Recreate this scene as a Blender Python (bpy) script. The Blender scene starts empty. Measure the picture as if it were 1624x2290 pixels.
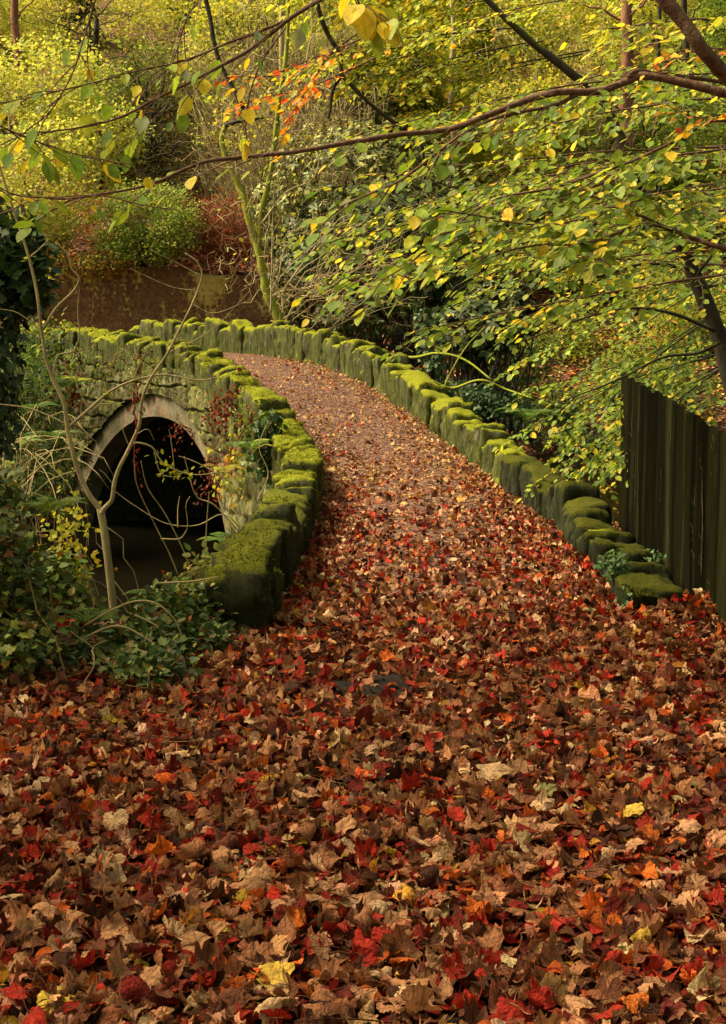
import bpy, bmesh, math, random
import numpy as np
from mathutils import Vector
rad = math.radians
SC = bpy.context.scene
COL = SC.collection
# ------------------------------------------------------------------ camera
F, CX, CY, PITCH, EYE = 3383.0, 812.0, 1145.0, rad(6.0), 1.65
cam = bpy.data.cameras.new('camera')
cam.sensor_fit = 'HORIZONTAL'; cam.sensor_width = 24.0; cam.lens = 50.0
cam.clip_start = 0.1; cam.clip_end = 600
camo = bpy.data.objects.new('camera', cam); COL.objects.link(camo)
camo.location = (0, 0, EYE); camo.rotation_euler = (rad(90) - PITCH, 0, 0)
SC.camera = camo
# ------------------------------------------------------------------ sky and sun
SUN_EL, SUN_AZ = rad(52), rad(-88)      # azimuth from +Y, negative = to the left
w = bpy.data.worlds.new('World'); SC.world = w; w.use_nodes = True
nt = w.node_tree; nt.nodes.clear()
sky = nt.nodes.new('ShaderNodeTexSky'); sky.sky_type = 'NISHITA'; sky.sun_disc = False
sky.sun_elevation = SUN_EL; sky.sun_rotation = SUN_AZ
sky.dust_density = 6.0; sky.air_density = 1.0; sky.ozone_density = 0.4
warm = nt.nodes.new('ShaderNodeMix'); warm.data_type = 'RGBA'; warm.blend_type = 'MULTIPLY'
warm.inputs[0].default_value = 1.0; warm.inputs[7].default_value = (1.0, 0.85, 0.48, 1)
bg = nt.nodes.new('ShaderNodeBackground'); bg.inputs[1].default_value = 0.15
wo = nt.nodes.new('ShaderNodeOutputWorld')
nt.links.new(sky.outputs[0], warm.inputs[6]); nt.links.new(warm.outputs[2], bg.inputs[0]); nt.links.new(bg.outputs[0], wo.inputs[0])
sl = bpy.data.lights.new('sun', 'SUN'); sl.energy = 4.8; sl.angle = rad(24); sl.color = (1.0, 0.86, 0.62)
so = bpy.data.objects.new('sun', sl); COL.objects.link(so)
sdir = Vector((math.sin(SUN_AZ) * math.cos(SUN_EL), math.cos(SUN_AZ) * math.cos(SUN_EL), math.sin(SUN_EL)))
so.rotation_euler = sdir.to_track_quat('Z', 'Y').to_euler(); so.location = (0, 0, 60)
vs = SC.view_settings
vs.view_transform = 'Standard'; vs.look = 'None'; vs.gamma = 1.0; vs.use_curve_mapping = False
vs.exposure = 0.95
SC.cycles.max_bounces = 6; SC.cycles.diffuse_bounces = 3; SC.cycles.glossy_bounces = 2
SC.cycles.transmission_bounces = 3; SC.cycles.transparent_max_bounces = 4

# ------------------------------------------------------------------ helpers
rng = np.random.default_rng(7)
RND = random.Random(11)

def P(x, y, D):
    u, v = (x - CX) / F, -(y - CY) / F
    dy = math.cos(PITCH) + v * math.sin(PITCH); dz = -math.sin(PITCH) + v * math.cos(PITCH)
    t = D / dy
    return np.array([u * t, D, EYE + dz * t])

def to_px(p):
    p = np.atleast_2d(p); q = p - np.array([0, 0, EYE])
    f = q[:, 1] * math.cos(PITCH) - q[:, 2] * math.sin(PITCH)
    up = q[:, 1] * math.sin(PITCH) + q[:, 2] * math.cos(PITCH)
    return CX + F * q[:, 0] / f, CY - F * up / f

def sm(a, b, x):
    t = np.clip((np.asarray(x, float) - a) / (b - a), 0, 1)
    return t * t * (3 - 2 * t)

def _h(ix, iy, iz, s):
    n = (ix * 374761393 + iy * 668265263 + iz * 2147483647 + s * 974634777) & 0xffffffff
    n = ((n ^ (n >> 13)) * 1274126177) & 0xffffffff
    return ((n ^ (n >> 16)) & 0xffff) / 65535.0

def vn(p, s=0):
    p = np.asarray(p, float); i = np.floor(p).astype(np.int64); f = p - i; f = f * f * (3 - 2 * f)
    r = 0
    for dx in (0, 1):
        for dy in (0, 1):
            for dz in (0, 1):
                wgt = (f[:, 0] if dx else 1 - f[:, 0]) * (f[:, 1] if dy else 1 - f[:, 1]) * (f[:, 2] if dz else 1 - f[:, 2])
                r = r + wgt * _h(i[:, 0] + dx, i[:, 1] + dy, i[:, 2] + dz, s)
    return r * 2 - 1

def fbm(p, s=0, o=3, g=0.5):
    r, a, k = 0, 1, 1
    for j in range(o):
        r = r + a * vn(np.asarray(p) * k, s + j * 17); a *= g; k *= 2.03
    return r

def unit(v):
    v = np.asarray(v, float); return v / (np.linalg.norm(v, axis=-1, keepdims=True) + 1e-9)

class Acc:
    """collects triangles/quads with a colour and a local coordinate per vertex, builds ONE mesh"""
    def __init__(s): s.v = []; s.f3 = []; s.f4 = []; s.c = []; s.u = []; s.n = 0
    def add(s, v, f, col=(1, 1, 1), u=None):
        v = np.asarray(v, float); f = np.asarray(f, np.int64)
        if len(f): (s.f3 if f.shape[1] == 3 else s.f4).append(f + s.n)
        s.v.append(v); c = np.asarray(col, float)
        s.c.append(np.broadcast_to(c, (len(v), 3)) if c.ndim == 1 else c)
        s.u.append(np.zeros((len(v), 3)) if u is None else u); s.n += len(v)
    def mesh(s, name, mat, smooth=True):
        v = np.concatenate(s.v); m = bpy.data.meshes.new(name)
        f3 = np.concatenate(s.f3) if s.f3 else np.zeros((0, 3), np.int64)
        f4 = np.concatenate(s.f4) if s.f4 else np.zeros((0, 4), np.int64)
        loops = np.concatenate([f3.ravel(), f4.ravel()]).astype(np.int32)
        m.vertices.add(len(v)); m.vertices.foreach_set('co', v.astype(np.float32).ravel())
        m.loops.add(len(loops)); m.loops.foreach_set('vertex_index', loops)
        st = np.concatenate([np.arange(len(f3)) * 3, len(f3) * 3 + np.arange(len(f4)) * 4]).astype(np.int32)
        m.polygons.add(len(st)); m.polygons.foreach_set('loop_start', st)
        a = m.color_attributes.new('Col', 'FLOAT_COLOR', 'POINT')
        a.data.foreach_set('color', np.hstack([np.concatenate(s.c), np.ones((len(v), 1))]).astype(np.float32).ravel())
        a = m.attributes.new('luv', 'FLOAT_VECTOR', 'POINT')
        a.data.foreach_set('vector', np.concatenate(s.u).astype(np.float32).ravel())
        m.update(calc_edges=True)
        m.polygons.foreach_set('use_smooth', np.full(len(st), smooth)); m.materials.append(mat)
        return m
    def build(s, name, mat, parent=None, smooth=True):
        o = bpy.data.objects.new(name, s.mesh(name, mat, smooth)); COL.objects.link(o)
        if parent is not None:
            o.parent = parent
            o.matrix_parent_inverse = parent.matrix_basis.inverted()
        return o

def tag(o, label=None, cat=None, group=None, kind=None):
    if label: o['label'] = label
    if cat: o['category'] = cat
    if group: o['group'] = group
    if kind: o['kind'] = kind
    return o

def empty(name, loc, label=None, cat=None, group=None):
    o = bpy.data.objects.new(name, None); COL.objects.link(o); o.location = tuple(float(a) for a in loc)
    bpy.context.view_layer.update() if False else None
    o.matrix_basis.translation = Vector(o.location)
    return tag(o, label, cat, group)

def spline(pts, n):
    p = np.asarray(pts, float); k = len(p)
    q = np.vstack([2 * p[0] - p[1], p, 2 * p[-1] - p[-2]])
    t = np.linspace(0, k - 1 - 1e-9, n); i = t.astype(int); f = (t - i)[:, None]
    a, b, c, d = q[i], q[i + 1], q[i + 2], q[i + 3]
    return 0.5 * (2 * b + (c - a) * f + (2 * a - 5 * b + 4 * c - d) * f ** 2 + (3 * b - a - 3 * c + d) * f ** 3)

def tube(acc, pts, r, sides=6, col=(1, 1, 1), bump=0.0, seed=0):
    pts = np.asarray(pts, float); n = len(pts); r = np.broadcast_to(np.asarray(r, float), (n,))
    T = unit(np.gradient(pts, axis=0)); ref = np.array([0.03, 0.1, 1.0]) if abs(T[:, 2]).mean() < 0.8 else np.array([1.0, 0.1, 0.03])
    A = unit(np.cross(T, ref)); B = np.cross(T, A)
    th = np.linspace(0, 2 * np.pi, sides, endpoint=False)
    rr = r[:, None] * np.ones((1, sides))
    if bump:
        g = np.stack([np.repeat(np.arange(n) * 0.7, sides), np.tile(np.cos(th) * 1.2, n), np.tile(np.sin(th) * 1.2, n)], 1)
        rr = rr * (1 + bump * vn(g, seed).reshape(n, sides))
    v = pts[:, None] + rr[..., None] * (np.cos(th)[None, :, None] * A[:, None] + np.sin(th)[None, :, None] * B[:, None])
    v = v.reshape(-1, 3); v = np.vstack([v, pts[:1], pts[-1:]])
    i = np.arange(n - 1)[:, None] * sides; j = np.arange(sides)[None]; j2 = (j + 1) % sides
    f = np.stack([i + j, i + j2, i + sides + j2, i + sides + j], -1).reshape(-1, 4)
    u = np.zeros((len(v), 3)); u[:-2, 1] = np.repeat(np.arange(n), sides)
    base = acc.n
    acc.add(v, f, col, u)
    jj = np.arange(sides)
    c0 = np.stack([np.full(sides, n * sides), (jj + 1) % sides, jj], 1)
    c1 = np.stack([np.full(sides, n * sides + 1), (n - 1) * sides + jj, (n - 1) * sides + (jj + 1) % sides], 1)
    acc.f3.append(np.vstack([c0, c1]) + base)

# ---- leaf templates: x across, y base to tip (unit length), z up
def tpl_half(outline, fold=0.18):
    """ovate leaf from half outline [(x,y)...]; folded along its midrib"""
    L = [(0, 0, 0)] + [(-x, y, x * fold) for x, y in outline] + [(0, 1, 0)]
    n = len(outline)
    v = L + [(x, y, x * fold) for x, y in outline]
    tl = [(0, i + 1, i) for i in range(1, n + 1)]
    ridx = [0] + [n + 2 + i for i in range(n)] + [n + 1]
    tr = [(0, ridx[i], ridx[i + 1]) for i in range(1, n + 1)]
    return np.array(v, float), np.array(tl + tr)
T_RHOMB = tpl_half([(0.34, 0.45)], 0.25)
T_OVAL = tpl_half([(0.24, 0.14), (0.36, 0.42), (0.2, 0.78)], 0.2)
T_ELM = tpl_half([(0.2, 0.05), (0.33, 0.22), (0.37, 0.42), (0.31, 0.62), (0.17, 0.82)], 0.18)
T_LANCE = tpl_half([(0.1, 0.2), (0.15, 0.55), (0.08, 0.85)], 0.3)
T_CHIP = (np.array([(-.45, .05, .05), (.4, 0, -.03), (.5, .7, .12), (-.1, 1, 0), (-.5, .6, .1)]), np.array([(0, 1, 2), (0, 2, 3), (0, 3, 4)]))

def tpl_ivy():
    o = [(0, 0), (-.28, -.08), (-.5, .12), (-.34, .34), (-.46, .56), (-.2, .62), (0, 1), (.2, .62), (.46, .56), (.34, .34), (.5, .12), (.28, -.08)]
    v = [(0, .32, -.03)] + [(x, y, .06 * abs(x)) for x, y in o]
    n = len(o)
    return np.array(v, float), np.array([(0, 1 + (i + 1) % n, 1 + i) for i in range(n)])
T_IVY = tpl_ivy()

def tpl_maple(seed, hi=True, curl=1.0):
    r = np.random.default_rng(seed)
    n = 40 if hi else 20
    th = np.linspace(-np.pi, np.pi, n, endpoint=False) + np.pi / n
    lobes = [(0, 1.0, .46), (0.95, .88, .44), (-.95, .86, .44), (1.95, .6, .36), (-1.95, .58, .36)]
    rr = np.full(n, [.58, .7, .64][seed % 3])
    for a, l, s in lobes:
        d = np.abs((th - a + np.pi) % (2 * np.pi) - np.pi)
        rr = np.maximum(rr, l * np.clip(1 - d / (s * 1.7), 0, 1) ** .45)
    if hi: rr *= 1 + .06 * np.where(np.arange(n) % 2, 1, -1) * r.uniform(.4, 1, n)
    rr *= 1 - .55 * np.exp(-((np.abs(th) - np.pi) / .3) ** 2)
    rings = (0.35, 0.7, 1.0) if hi else (0.55, 1.0)
    v = [np.zeros((1, 3))]
    for k in rings:
        q = rr * k
        vein = np.zeros(n)
        for a, l, s in lobes: vein = np.maximum(vein, np.exp(-(((th - a + np.pi) % (2 * np.pi) - np.pi) / .16) ** 2))
        v.append(np.stack([np.sin(th) * q, np.cos(th) * q, (.1 - .12 * vein) * q * r.uniform(.5, 1.2)], 1))
    v = np.concatenate(v); flat = v.copy()
    # crumple and curl
    v[:, 2] += .10 * curl * vn(v * 2.6 + seed * 3.1, seed) + .05 * curl * vn(v * 6 + seed, seed + 5)
    for _ in range(2 if curl > .4 else 1):
        a = r.uniform(0, np.pi); cu = r.uniform(.7, 2.2) * curl * r.choice([1, 1, -1])
        ca, sa = math.cos(a), math.sin(a); u_ = v[:, 0] * ca + v[:, 1] * sa; w_ = -v[:, 0] * sa + v[:, 1] * ca
        o_ = r.uniform(-.3, .3); t_ = u_ - o_
        kk = cu * np.clip(np.abs(t_), 0, 1.2)
        ph = kk * t_ * .9
        z = v[:, 2]
        u2 = o_ + np.sign(t_) * np.abs(t_) * np.cos(ph * .55) ; z2 = z + np.abs(t_) * np.sin(np.abs(ph) * .7) * np.sign(cu)
        v = np.stack([u2 * ca - w_ * sa, u2 * sa + w_ * ca, z2], 1)
    f3 = [(0, 1 + i, 1 + (i + 1) % n) for i in range(n)]
    for k in range(len(rings) - 1):
        b = 1 + k * n
        for i in range(n):
            j = (i + 1) % n
            f3 += [(b + i, b + n + i, b + n + j), (b + i, b + n + j, b + j)]
    v = v - v.mean(0)
    return v * .5, np.array(f3)[:, ::-1], flat

def tpl_beech(seed, curl=1.0):
    """small oval leaf with mesh enough to curl"""
    r = np.random.default_rng(seed)
    ys = np.linspace(0, 1, 7); wd = .36 * np.sin(np.pi * ys ** .8) ** .8 + .01
    v = []
    for y, w_ in zip(ys, wd):
        for x in (-1, -.5, 0, .5, 1): v.append((x * w_ * (1 + .06 * r.uniform(-1, 1)), y - .5, .3 * abs(x) * w_))
    v = np.array(v); flat = v.copy()
    cu = r.uniform(-1.2, 1.2) * curl; tw = r.uniform(-.9, .9) * curl
    v[:, 2] += cu * (v[:, 1] ** 2) + tw * v[:, 0] * v[:, 1] + .06 * vn(v * 5 + seed, seed)
    f = []
    for i in range(6):
        for j in range(4):
            a = i * 5 + j; f += [(a, a + 1, a + 6), (a, a + 6, a + 5)]
    return v, np.array(f), flat

def leaves(acc, tpl, pos, d, nrm, size, col, flat=None, wscale=None):
    """pos base point, d direction base->tip, nrm leaf normal, size length"""
    v, f = tpl[0], tpl[1]; flat = v if flat is None else flat
    k = len(pos)
    if k == 0: return
    d = unit(d); s = unit(np.cross(d, nrm)); n = np.cross(s, d)
    M = np.stack([s, d, n], 2) * np.asarray(size, float).reshape(-1, 1, 1) * np.ones((k, 1, 1))
    if wscale is not None: M[:, :, 0] *= np.asarray(wscale).reshape(-1, 1)
    V = np.einsum('kij,nj->kni', M, v) + np.asarray(pos)[:, None]
    nf = (f[None] + (np.arange(k) * len(v))[:, None, None]).reshape(-1, 3)
    C = np.repeat(np.broadcast_to(np.asarray(col, float), (k, 3)), len(v), 0)
    acc.add(V.reshape(-1, 3), nf, C, np.tile(flat, (k, 1)))

def rdir(k, zs=1.0, r=None):
    r = r or rng; v = r.normal(size=(k, 3)); v[:, 2] *= zs
    return unit(v)

def pick(pal, k, jit=.18, r=None):
    r = r or rng
    c = np.array([p[:3] for p in pal], float); wt = np.array([p[3] for p in pal], float)
    i = r.choice(len(pal), k, p=wt / wt.sum())
    o = c[i] * r.uniform(1 - jit, 1 + jit, (k, 1)) * r.uniform(1 - jit * .35, 1 + jit * .35, (k, 3))
    return np.clip(o, 0, .9)

# ------------------------------------------------------------------ materials
def mat_base(name):
    m = bpy.data.materials.new(name); m.use_nodes = True; nt = m.node_tree; nt.nodes.clear()
    return m, nt, nt.nodes, nt.links
def N(nodes, t, **k):
    n = nodes.new(t)
    for a, b in k.items():
        if a.startswith('i_'): n.inputs[int(a[2:])].default_value = b
        else: setattr(n, a, b)
    return n
def mixc(nodes, links, a, b, fac, mode='MIX'):
    m = nodes.new('ShaderNodeMix'); m.data_type = 'RGBA'; m.blend_type = mode
    for s, val in ((0, fac), (6, a), (7, b)):
        if hasattr(val, 'links') or hasattr(val, 'is_linked'): links.new(val, m.inputs[s])
        else: m.inputs[s].default_value = val if s == 0 else (tuple(val) + (1,))[:4]
    return m.outputs[2]
def noise(nodes, links, scale, detail=4, rough=.6, vec=None, dist=0):
    n = nodes.new('ShaderNodeTexNoise'); n.inputs['Scale'].default_value = scale
    n.inputs['Detail'].default_value = detail; n.inputs['Roughness'].default_value = rough; n.inputs['Distortion'].default_value = dist
    if vec is not None: links.new(vec, n.inputs['Vector'])
    return n.outputs[0]
def ramp(nodes, links, fac, stops):
    r = nodes.new('ShaderNodeValToRGB'); e = r.color_ramp.elements
    while len(e) < len(stops): e.new(.5)
    for i, (p, c) in enumerate(stops):
        e[i].position = p; e[i].color = (tuple(c) + (1,))[:4] if hasattr(c, '__len__') else (c, c, c, 1)
    links.new(fac, r.inputs[0]); return r.outputs[0]
def geopos(nodes): return nodes.new('ShaderNodeNewGeometry').outputs['Position']
def bump(nodes, links, h, strength=.5, dist=.02, normal=None):
    b = nodes.new('ShaderNodeBump'); b.inputs['Strength'].default_value = strength; b.inputs['Distance'].default_value = dist
    links.new(h, b.inputs['Height'])
    if normal is not None: links.new(normal, b.inputs['Normal'])
    return b.outputs[0]
def math_(nodes, links, op, a, b=None, clamp=False):
    m = nodes.new('ShaderNodeMath'); m.operation = op; m.use_clamp = clamp
    for i, x in enumerate((a, b)):
        if x is None: continue
        if hasattr(x, 'is_linked'): links.new(x, m.inputs[i])
        else: m.inputs[i].default_value = x
    return m.outputs[0]

def leaf_material(name, trans=.4, rough=.55, vein=1.0, spec=.2, var=(.72, 1.25)):
    m, nt, nd, lk = mat_base(name)
    at = N(nd, 'ShaderNodeAttribute', attribute_name='Col'); pos = geopos(nd)
    n1 = noise(nd, lk, 35, 3, .6, pos)
    v = ramp(nd, lk, n1, [(.3, var[0]), (.7, var[1])])
    c = mixc(nd, lk, at.outputs['Color'], v, 1.0, 'MULTIPLY')
    if vein:
        lu = N(nd, 'ShaderNodeAttribute', attribute_name='luv'); sp = nd.new('ShaderNodeSeparateXYZ'); lk.new(lu.outputs['Vector'], sp.inputs[0])
        ax = math_(nd, lk, 'ABSOLUTE', sp.outputs[0])
        # side veins: chevrons y - .6|x|
        ch = math_(nd, lk, 'SUBTRACT', sp.outputs[1], math_(nd, lk, 'MULTIPLY', ax, .7))
        wv = math_(nd, lk, 'SINE', math_(nd, lk, 'MULTIPLY', ch, 48.0))
        wv = math_(nd, lk, 'MULTIPLY', math_(nd, lk, 'SUBTRACT', wv, .55, True), 1.6)
        mid = math_(nd, lk, 'LESS_THAN', ax, .018)
        vv = math_(nd, lk, 'MAXIMUM', wv, mid)
        vf = math_(nd, lk, 'MULTIPLY', vv, .28 * vein)
        c = mixc(nd, lk, c, mixc(nd, lk, c, (.5, .45, .35), 1.0, 'MULTIPLY'), vf)
    p = nd.new('ShaderNodeBsdfPrincipled'); lk.new(c, p.inputs['Base Color'])
    p.inputs['Roughness'].default_value = rough; p.inputs['Specular IOR Level'].default_value = spec
    t = nd.new('ShaderNodeBsdfTranslucent')
    lk.new(mixc(nd, lk, c, (1.35, 1.25, .7), 1.0, 'MULTIPLY'), t.inputs[0])
    ms = nd.new('ShaderNodeMixShader'); ms.inputs[0].default_value = trans
    lk.new(p.outputs[0], ms.inputs[1]); lk.new(t.outputs[0], ms.inputs[2])
    o = nd.new('ShaderNodeOutputMaterial'); lk.new(ms.outputs[0], o.inputs[0])
    return m

def maple_material(name):
    """dry fallen leaves: radial veins, mottling"""
    m, nt, nd, lk = mat_base(name)
    at = N(nd, 'ShaderNodeAttribute', attribute_name='Col'); pos = geopos(nd)
    lu = N(nd, 'ShaderNodeAttribute', attribute_name='luv'); sp = nd.new('ShaderNodeSeparateXYZ'); lk.new(lu.outputs['Vector'], sp.inputs[0])
    n1 = noise(nd, lk, 28, 4, .65, pos); n2 = noise(nd, lk, 140, 3, .6, pos)
    v = ramp(nd, lk, n1, [(.28, .4), (.5, .9), (.75, 1.3)])
    c = mixc(nd, lk, at.outputs['Color'], v, 1.0, 'MULTIPLY')
    ang = math_(nd, lk, 'ARCTAN2', sp.outputs[0], sp.outputs[1])
    vein = None
    for a in (0, .95, -.95, 1.95, -1.95):
        d = math_(nd, lk, 'ABSOLUTE', math_(nd, lk, 'SUBTRACT', ang, a))
        g = math_(nd, lk, 'LESS_THAN', d, .055)
        vein = g if vein is None else math_(nd, lk, 'MAXIMUM', vein, g)
    c = mixc(nd, lk, c, mixc(nd, lk, c, (.42, .36, .3), 1.0, 'MULTIPLY'), math_(nd, lk, 'MULTIPLY', vein, .75))
    p = nd.new('ShaderNodeBsdfPrincipled'); lk.new(c, p.inputs['Base Color'])
    p.inputs['Roughness'].default_value = .7; p.inputs['Specular IOR Level'].default_value = .12
    n5 = noise(nd, lk, 45, 3, .6, pos, 1.5)
    h = math_(nd, lk, 'SUBTRACT', math_(nd, lk, 'ADD', n2, math_(nd, lk, 'MULTIPLY', n5, 2.2)), math_(nd, lk, 'MULTIPLY', vein, .7))
    lk.new(bump(nd, lk, h, .8, .008), p.inputs['Normal'])
    t = nd.new('ShaderNodeBsdfTranslucent'); lk.new(mixc(nd, lk, c, (1.2, 1.0, .7), 1.0, 'MULTIPLY'), t.inputs[0])
    ms = nd.new('ShaderNodeMixShader'); ms.inputs[0].default_value = .15
    lk.new(p.outputs[0], ms.inputs[1]); lk.new(t.outputs[0], ms.inputs[2])
    o = nd.new('ShaderNodeOutputMaterial'); lk.new(ms.outputs[0], o.inputs[0])
    return m

def simple_out(nd, lk, c, rough=.8, nrm=None, spec=.3):
    p = nd.new('ShaderNodeBsdfPrincipled')
    if hasattr(c, 'is_linked'): lk.new(c, p.inputs['Base Color'])
    else: p.inputs['Base Color'].default_value = tuple(c) + (1,)
    if hasattr(rough, 'is_linked'): lk.new(rough, p.inputs['Roughness'])
    else: p.inputs['Roughness'].default_value = rough
    p.inputs['Specular IOR Level'].default_value = spec
    if nrm is not None: lk.new(nrm, p.inputs['Normal'])
    o = nd.new('ShaderNodeOutputMaterial'); lk.new(p.outputs[0], o.inputs[0]); return p

def mat_stone(name, moss=1.0, thr=.15, stone=((.035, .032, .026), (.13, .12, .095)), algae=(.10, .125, .014), mk=1.0):
    m, nt, nd, lk = mat_base(name)
    g = nd.new('ShaderNodeNewGeometry'); pos = g.outputs['Position']
    sp = nd.new('ShaderNodeSeparateXYZ'); lk.new(g.outputs['Normal'], sp.inputs[0])
    n1 = noise(nd, lk, 3.0, 5, .62, pos); n2 = noise(nd, lk, 22, 5, .65, pos); n3 = noise(nd, lk, 90, 4, .7, pos); n4 = noise(nd, lk, 260, 2, .6, pos)
    st = ramp(nd, lk, n2, [(.3, stone[0]), (.7, stone[1])])
    lich = ramp(nd, lk, n3, [(.58, 0), (.68, 1)])
    st = mixc(nd, lk, st, (.22, .23, .17), math_(nd, lk, 'MULTIPLY', lich, .35))
    mpz = nd.new('ShaderNodeMapping'); lk.new(pos, mpz.inputs[0]); mpz.inputs['Scale'].default_value = (1, 1, .22)
    n6 = noise(nd, lk, 14, 4, .6, mpz.outputs[0])
    st = mixc(nd, lk, st, ramp(nd, lk, n6, [(.35, .35), (.65, 1.5)]), 1.0, 'MULTIPLY')
    al = ramp(nd, lk, n1, [(.22, 0), (.5, 1)])
    at = N(nd, 'ShaderNodeAttribute', attribute_name='Col')
    st = mixc(nd, lk, st, algae, math_(nd, lk, 'MULTIPLY', al, .8 * moss, True))
    st = mixc(nd, lk, st, ramp(nd, lk, n6, [(.35, .5), (.65, 1.35)]), .8, 'MULTIPLY')
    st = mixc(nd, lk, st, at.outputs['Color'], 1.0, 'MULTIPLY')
    mc = ramp(nd, lk, n3, [(.25, (.04, .055, .004)), (.43, (.13, .155, .008)), (.6, (.29, .29, .012)), (.8, (.5, .44, .03))])
    mc = mixc(nd, lk, mc, (.62, .68, .5), math_(nd, lk, 'MULTIPLY', ramp(nd, lk, n1, [(.35, 1), (.6, 0)]), .8), 'MULTIPLY')
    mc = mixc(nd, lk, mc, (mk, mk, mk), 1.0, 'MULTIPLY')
    # moss where the surface faces up, broken by noise
    f = math_(nd, lk, 'ADD', sp.outputs[2], math_(nd, lk, 'MULTIPLY', math_(nd, lk, 'SUBTRACT', n2, .5), 1.3))
    f = math_(nd, lk, 'ADD', f, math_(nd, lk, 'MULTIPLY', math_(nd, lk, 'SUBTRACT', n1, .5), 1.0))
    lu = N(nd, 'ShaderNodeAttribute', attribute_name='luv'); sl_ = nd.new('ShaderNodeSeparateXYZ'); lk.new(lu.outputs['Vector'], sl_.inputs[0])
    mf = ramp(nd, lk, f, [(thr, 0), (thr + .35, 1)])
    mf = math_(nd, lk, 'MAXIMUM', math_(nd, lk, 'MULTIPLY', mf, moss, True), sl_.outputs[2])
    c = mixc(nd, lk, st, mc, mf)
    h = math_(nd, lk, 'ADD', math_(nd, lk, 'MULTIPLY', n3, 1.0), math_(nd, lk, 'MULTIPLY', n4, .6))
    h = math_(nd, lk, 'ADD', h, math_(nd, lk, 'MULTIPLY', n2, .8))
    simple_out(nd, lk, c, .92, bump(nd, lk, h, .9, .03), .15)
    return m

def mat_bark(name, c1, c2, moss=0.0, mossc=(.22, .25, .02), scale=12, stretch=.15, rough=.85):
    m, nt, nd, lk = mat_base(name)
    g = nd.new('ShaderNodeNewGeometry'); pos = g.outputs['Position']
    mp = nd.new('ShaderNodeMapping'); lk.new(pos, mp.inputs[0]); mp.inputs['Scale'].default_value = (1, 1, stretch)
    n1 = noise(nd, lk, scale, 5, .65, mp.outputs[0]); n2 = noise(nd, lk, 6, 3, .6, pos); n3 = noise(nd, lk, 60, 3, .6, pos)
    c = ramp(nd, lk, n1, [(.3, c1), (.7, c2)])
    if moss:
        sp = nd.new('ShaderNodeSeparateXYZ'); lk.new(g.outputs['Normal'], sp.inputs[0])
        f = math_(nd, lk, 'ADD', n2, math_(nd, lk, 'MULTIPLY', sp.outputs[2], .15))
        f = ramp(nd, lk, f, [(.75 - .5 * moss, 0), (.9 - .5 * moss, 1)])
        c = mixc(nd, lk, c, mixc(nd, lk, mossc, ramp(nd, lk, n3, [(.3, .5), (.7, 1.4)]), 1.0, 'MULTIPLY'), f)
    simple_out(nd, lk, c, rough, bump(nd, lk, math_(nd, lk, 'ADD', n1, math_(nd, lk, 'MULTIPLY', n3, .4)), .7, .02), .2)
    return m

def mat_ground(name, scale=11.0, pal=None, dark=1.0):
    """soil hidden under a skin of flat dead leaves (cells at leaf size)"""
    m, nt, nd, lk = mat_base(name)
    pos = geopos(nd)
    n0 = noise(nd, lk, 6, 3, .6, pos)
    add = nd.new('ShaderNodeVectorMath'); add.operation = 'MULTIPLY_ADD'
    nc = nd.new('ShaderNodeTexNoise'); nc.inputs['Scale'].default_value = 14; nc.inputs['Detail'].default_value = 3; lk.new(pos, nc.inputs['Vector'])
    lk.new(nc.outputs[1], add.inputs[0]); add.inputs[1].default_value = (.09, .09, .09); lk.new(pos, add.inputs[2])
    v1 = nd.new('ShaderNodeTexVoronoi'); v1.inputs['Scale'].default_value = scale; lk.new(add.outputs[0], v1.inputs['Vector'])
    sp = nd.new('ShaderNodeSeparateColor'); lk.new(v1.outputs['Color'], sp.inputs[0])
    pal = pal or [(0, (.02, .009, .005)), (.25, (.07, .02, .01)), (.45, (.16, .06, .025)), (.6, (.09, .015, .008)), (.75, (.27, .13, .055)), (.9, (.36, .2, .08)), (1, (.3, .05, .015))]
    c = ramp(nd, lk, sp.outputs[0], pal)
    edge = ramp(nd, lk, v1.outputs['Distance'], [(.25, 1.0), (.75, .15)])
    c = mixc(nd, lk, c, edge, .85, 'MULTIPLY')
    n3 = noise(nd, lk, 60, 4, .6, pos)
    c = mixc(nd, lk, c, ramp(nd, lk, n3, [(.3, .6 * dark), (.7, 1.2 * dark)]), 1.0, 'MULTIPLY')
    h = math_(nd, lk, 'ADD', math_(nd, lk, 'MULTIPLY', sp.outputs[1], .8), math_(nd, lk, 'SUBTRACT', 1.0, v1.outputs['Distance']))
    h = math_(nd, lk, 'ADD', h, math_(nd, lk, 'MULTIPLY', n3, .5))
    simple_out(nd, lk, c, .8, bump(nd, lk, h, .9, .04), .25)
    return m

M = {}
M['ground'] = mat_ground('ground_litter')
M['path'] = mat_ground('path_crushed_litter', 26.0, [(0, (.12, .05, .035)), (.3, (.18, .085, .055)), (.55, (.235, .115, .075)), (.75, (.29, .15, .1)), (.9, (.36, .215, .13)), (1, (.24, .08, .045))])
M['maple'] = maple_material('dry_fallen_leaf')
M['litter'] = leaf_material('small_fallen_leaf', .12, .6, 0, .25, (.5, 1.35))
M['leaf'] = leaf_material('tree_leaf', .45, .5, 1.0)
M['leaf_far'] = leaf_material('distant_leaf', .5, .6, 0, .25)
M['gloss'] = leaf_material('glossy_evergreen_leaf', .12, .5, .5, .2)
M['fern'] = leaf_material('fern_leaf', .35, .55, 0)
M['stone'] = mat_stone('mossy_sandstone', 1.0, .26, algae=(.065, .082, .01), mk=1.25)
M['stone_dark'] = mat_stone('dark_mossy_sandstone', .9, .3, ((.014, .014, .012), (.05, .048, .036)), (.02, .03, .006), mk=.42)
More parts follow.
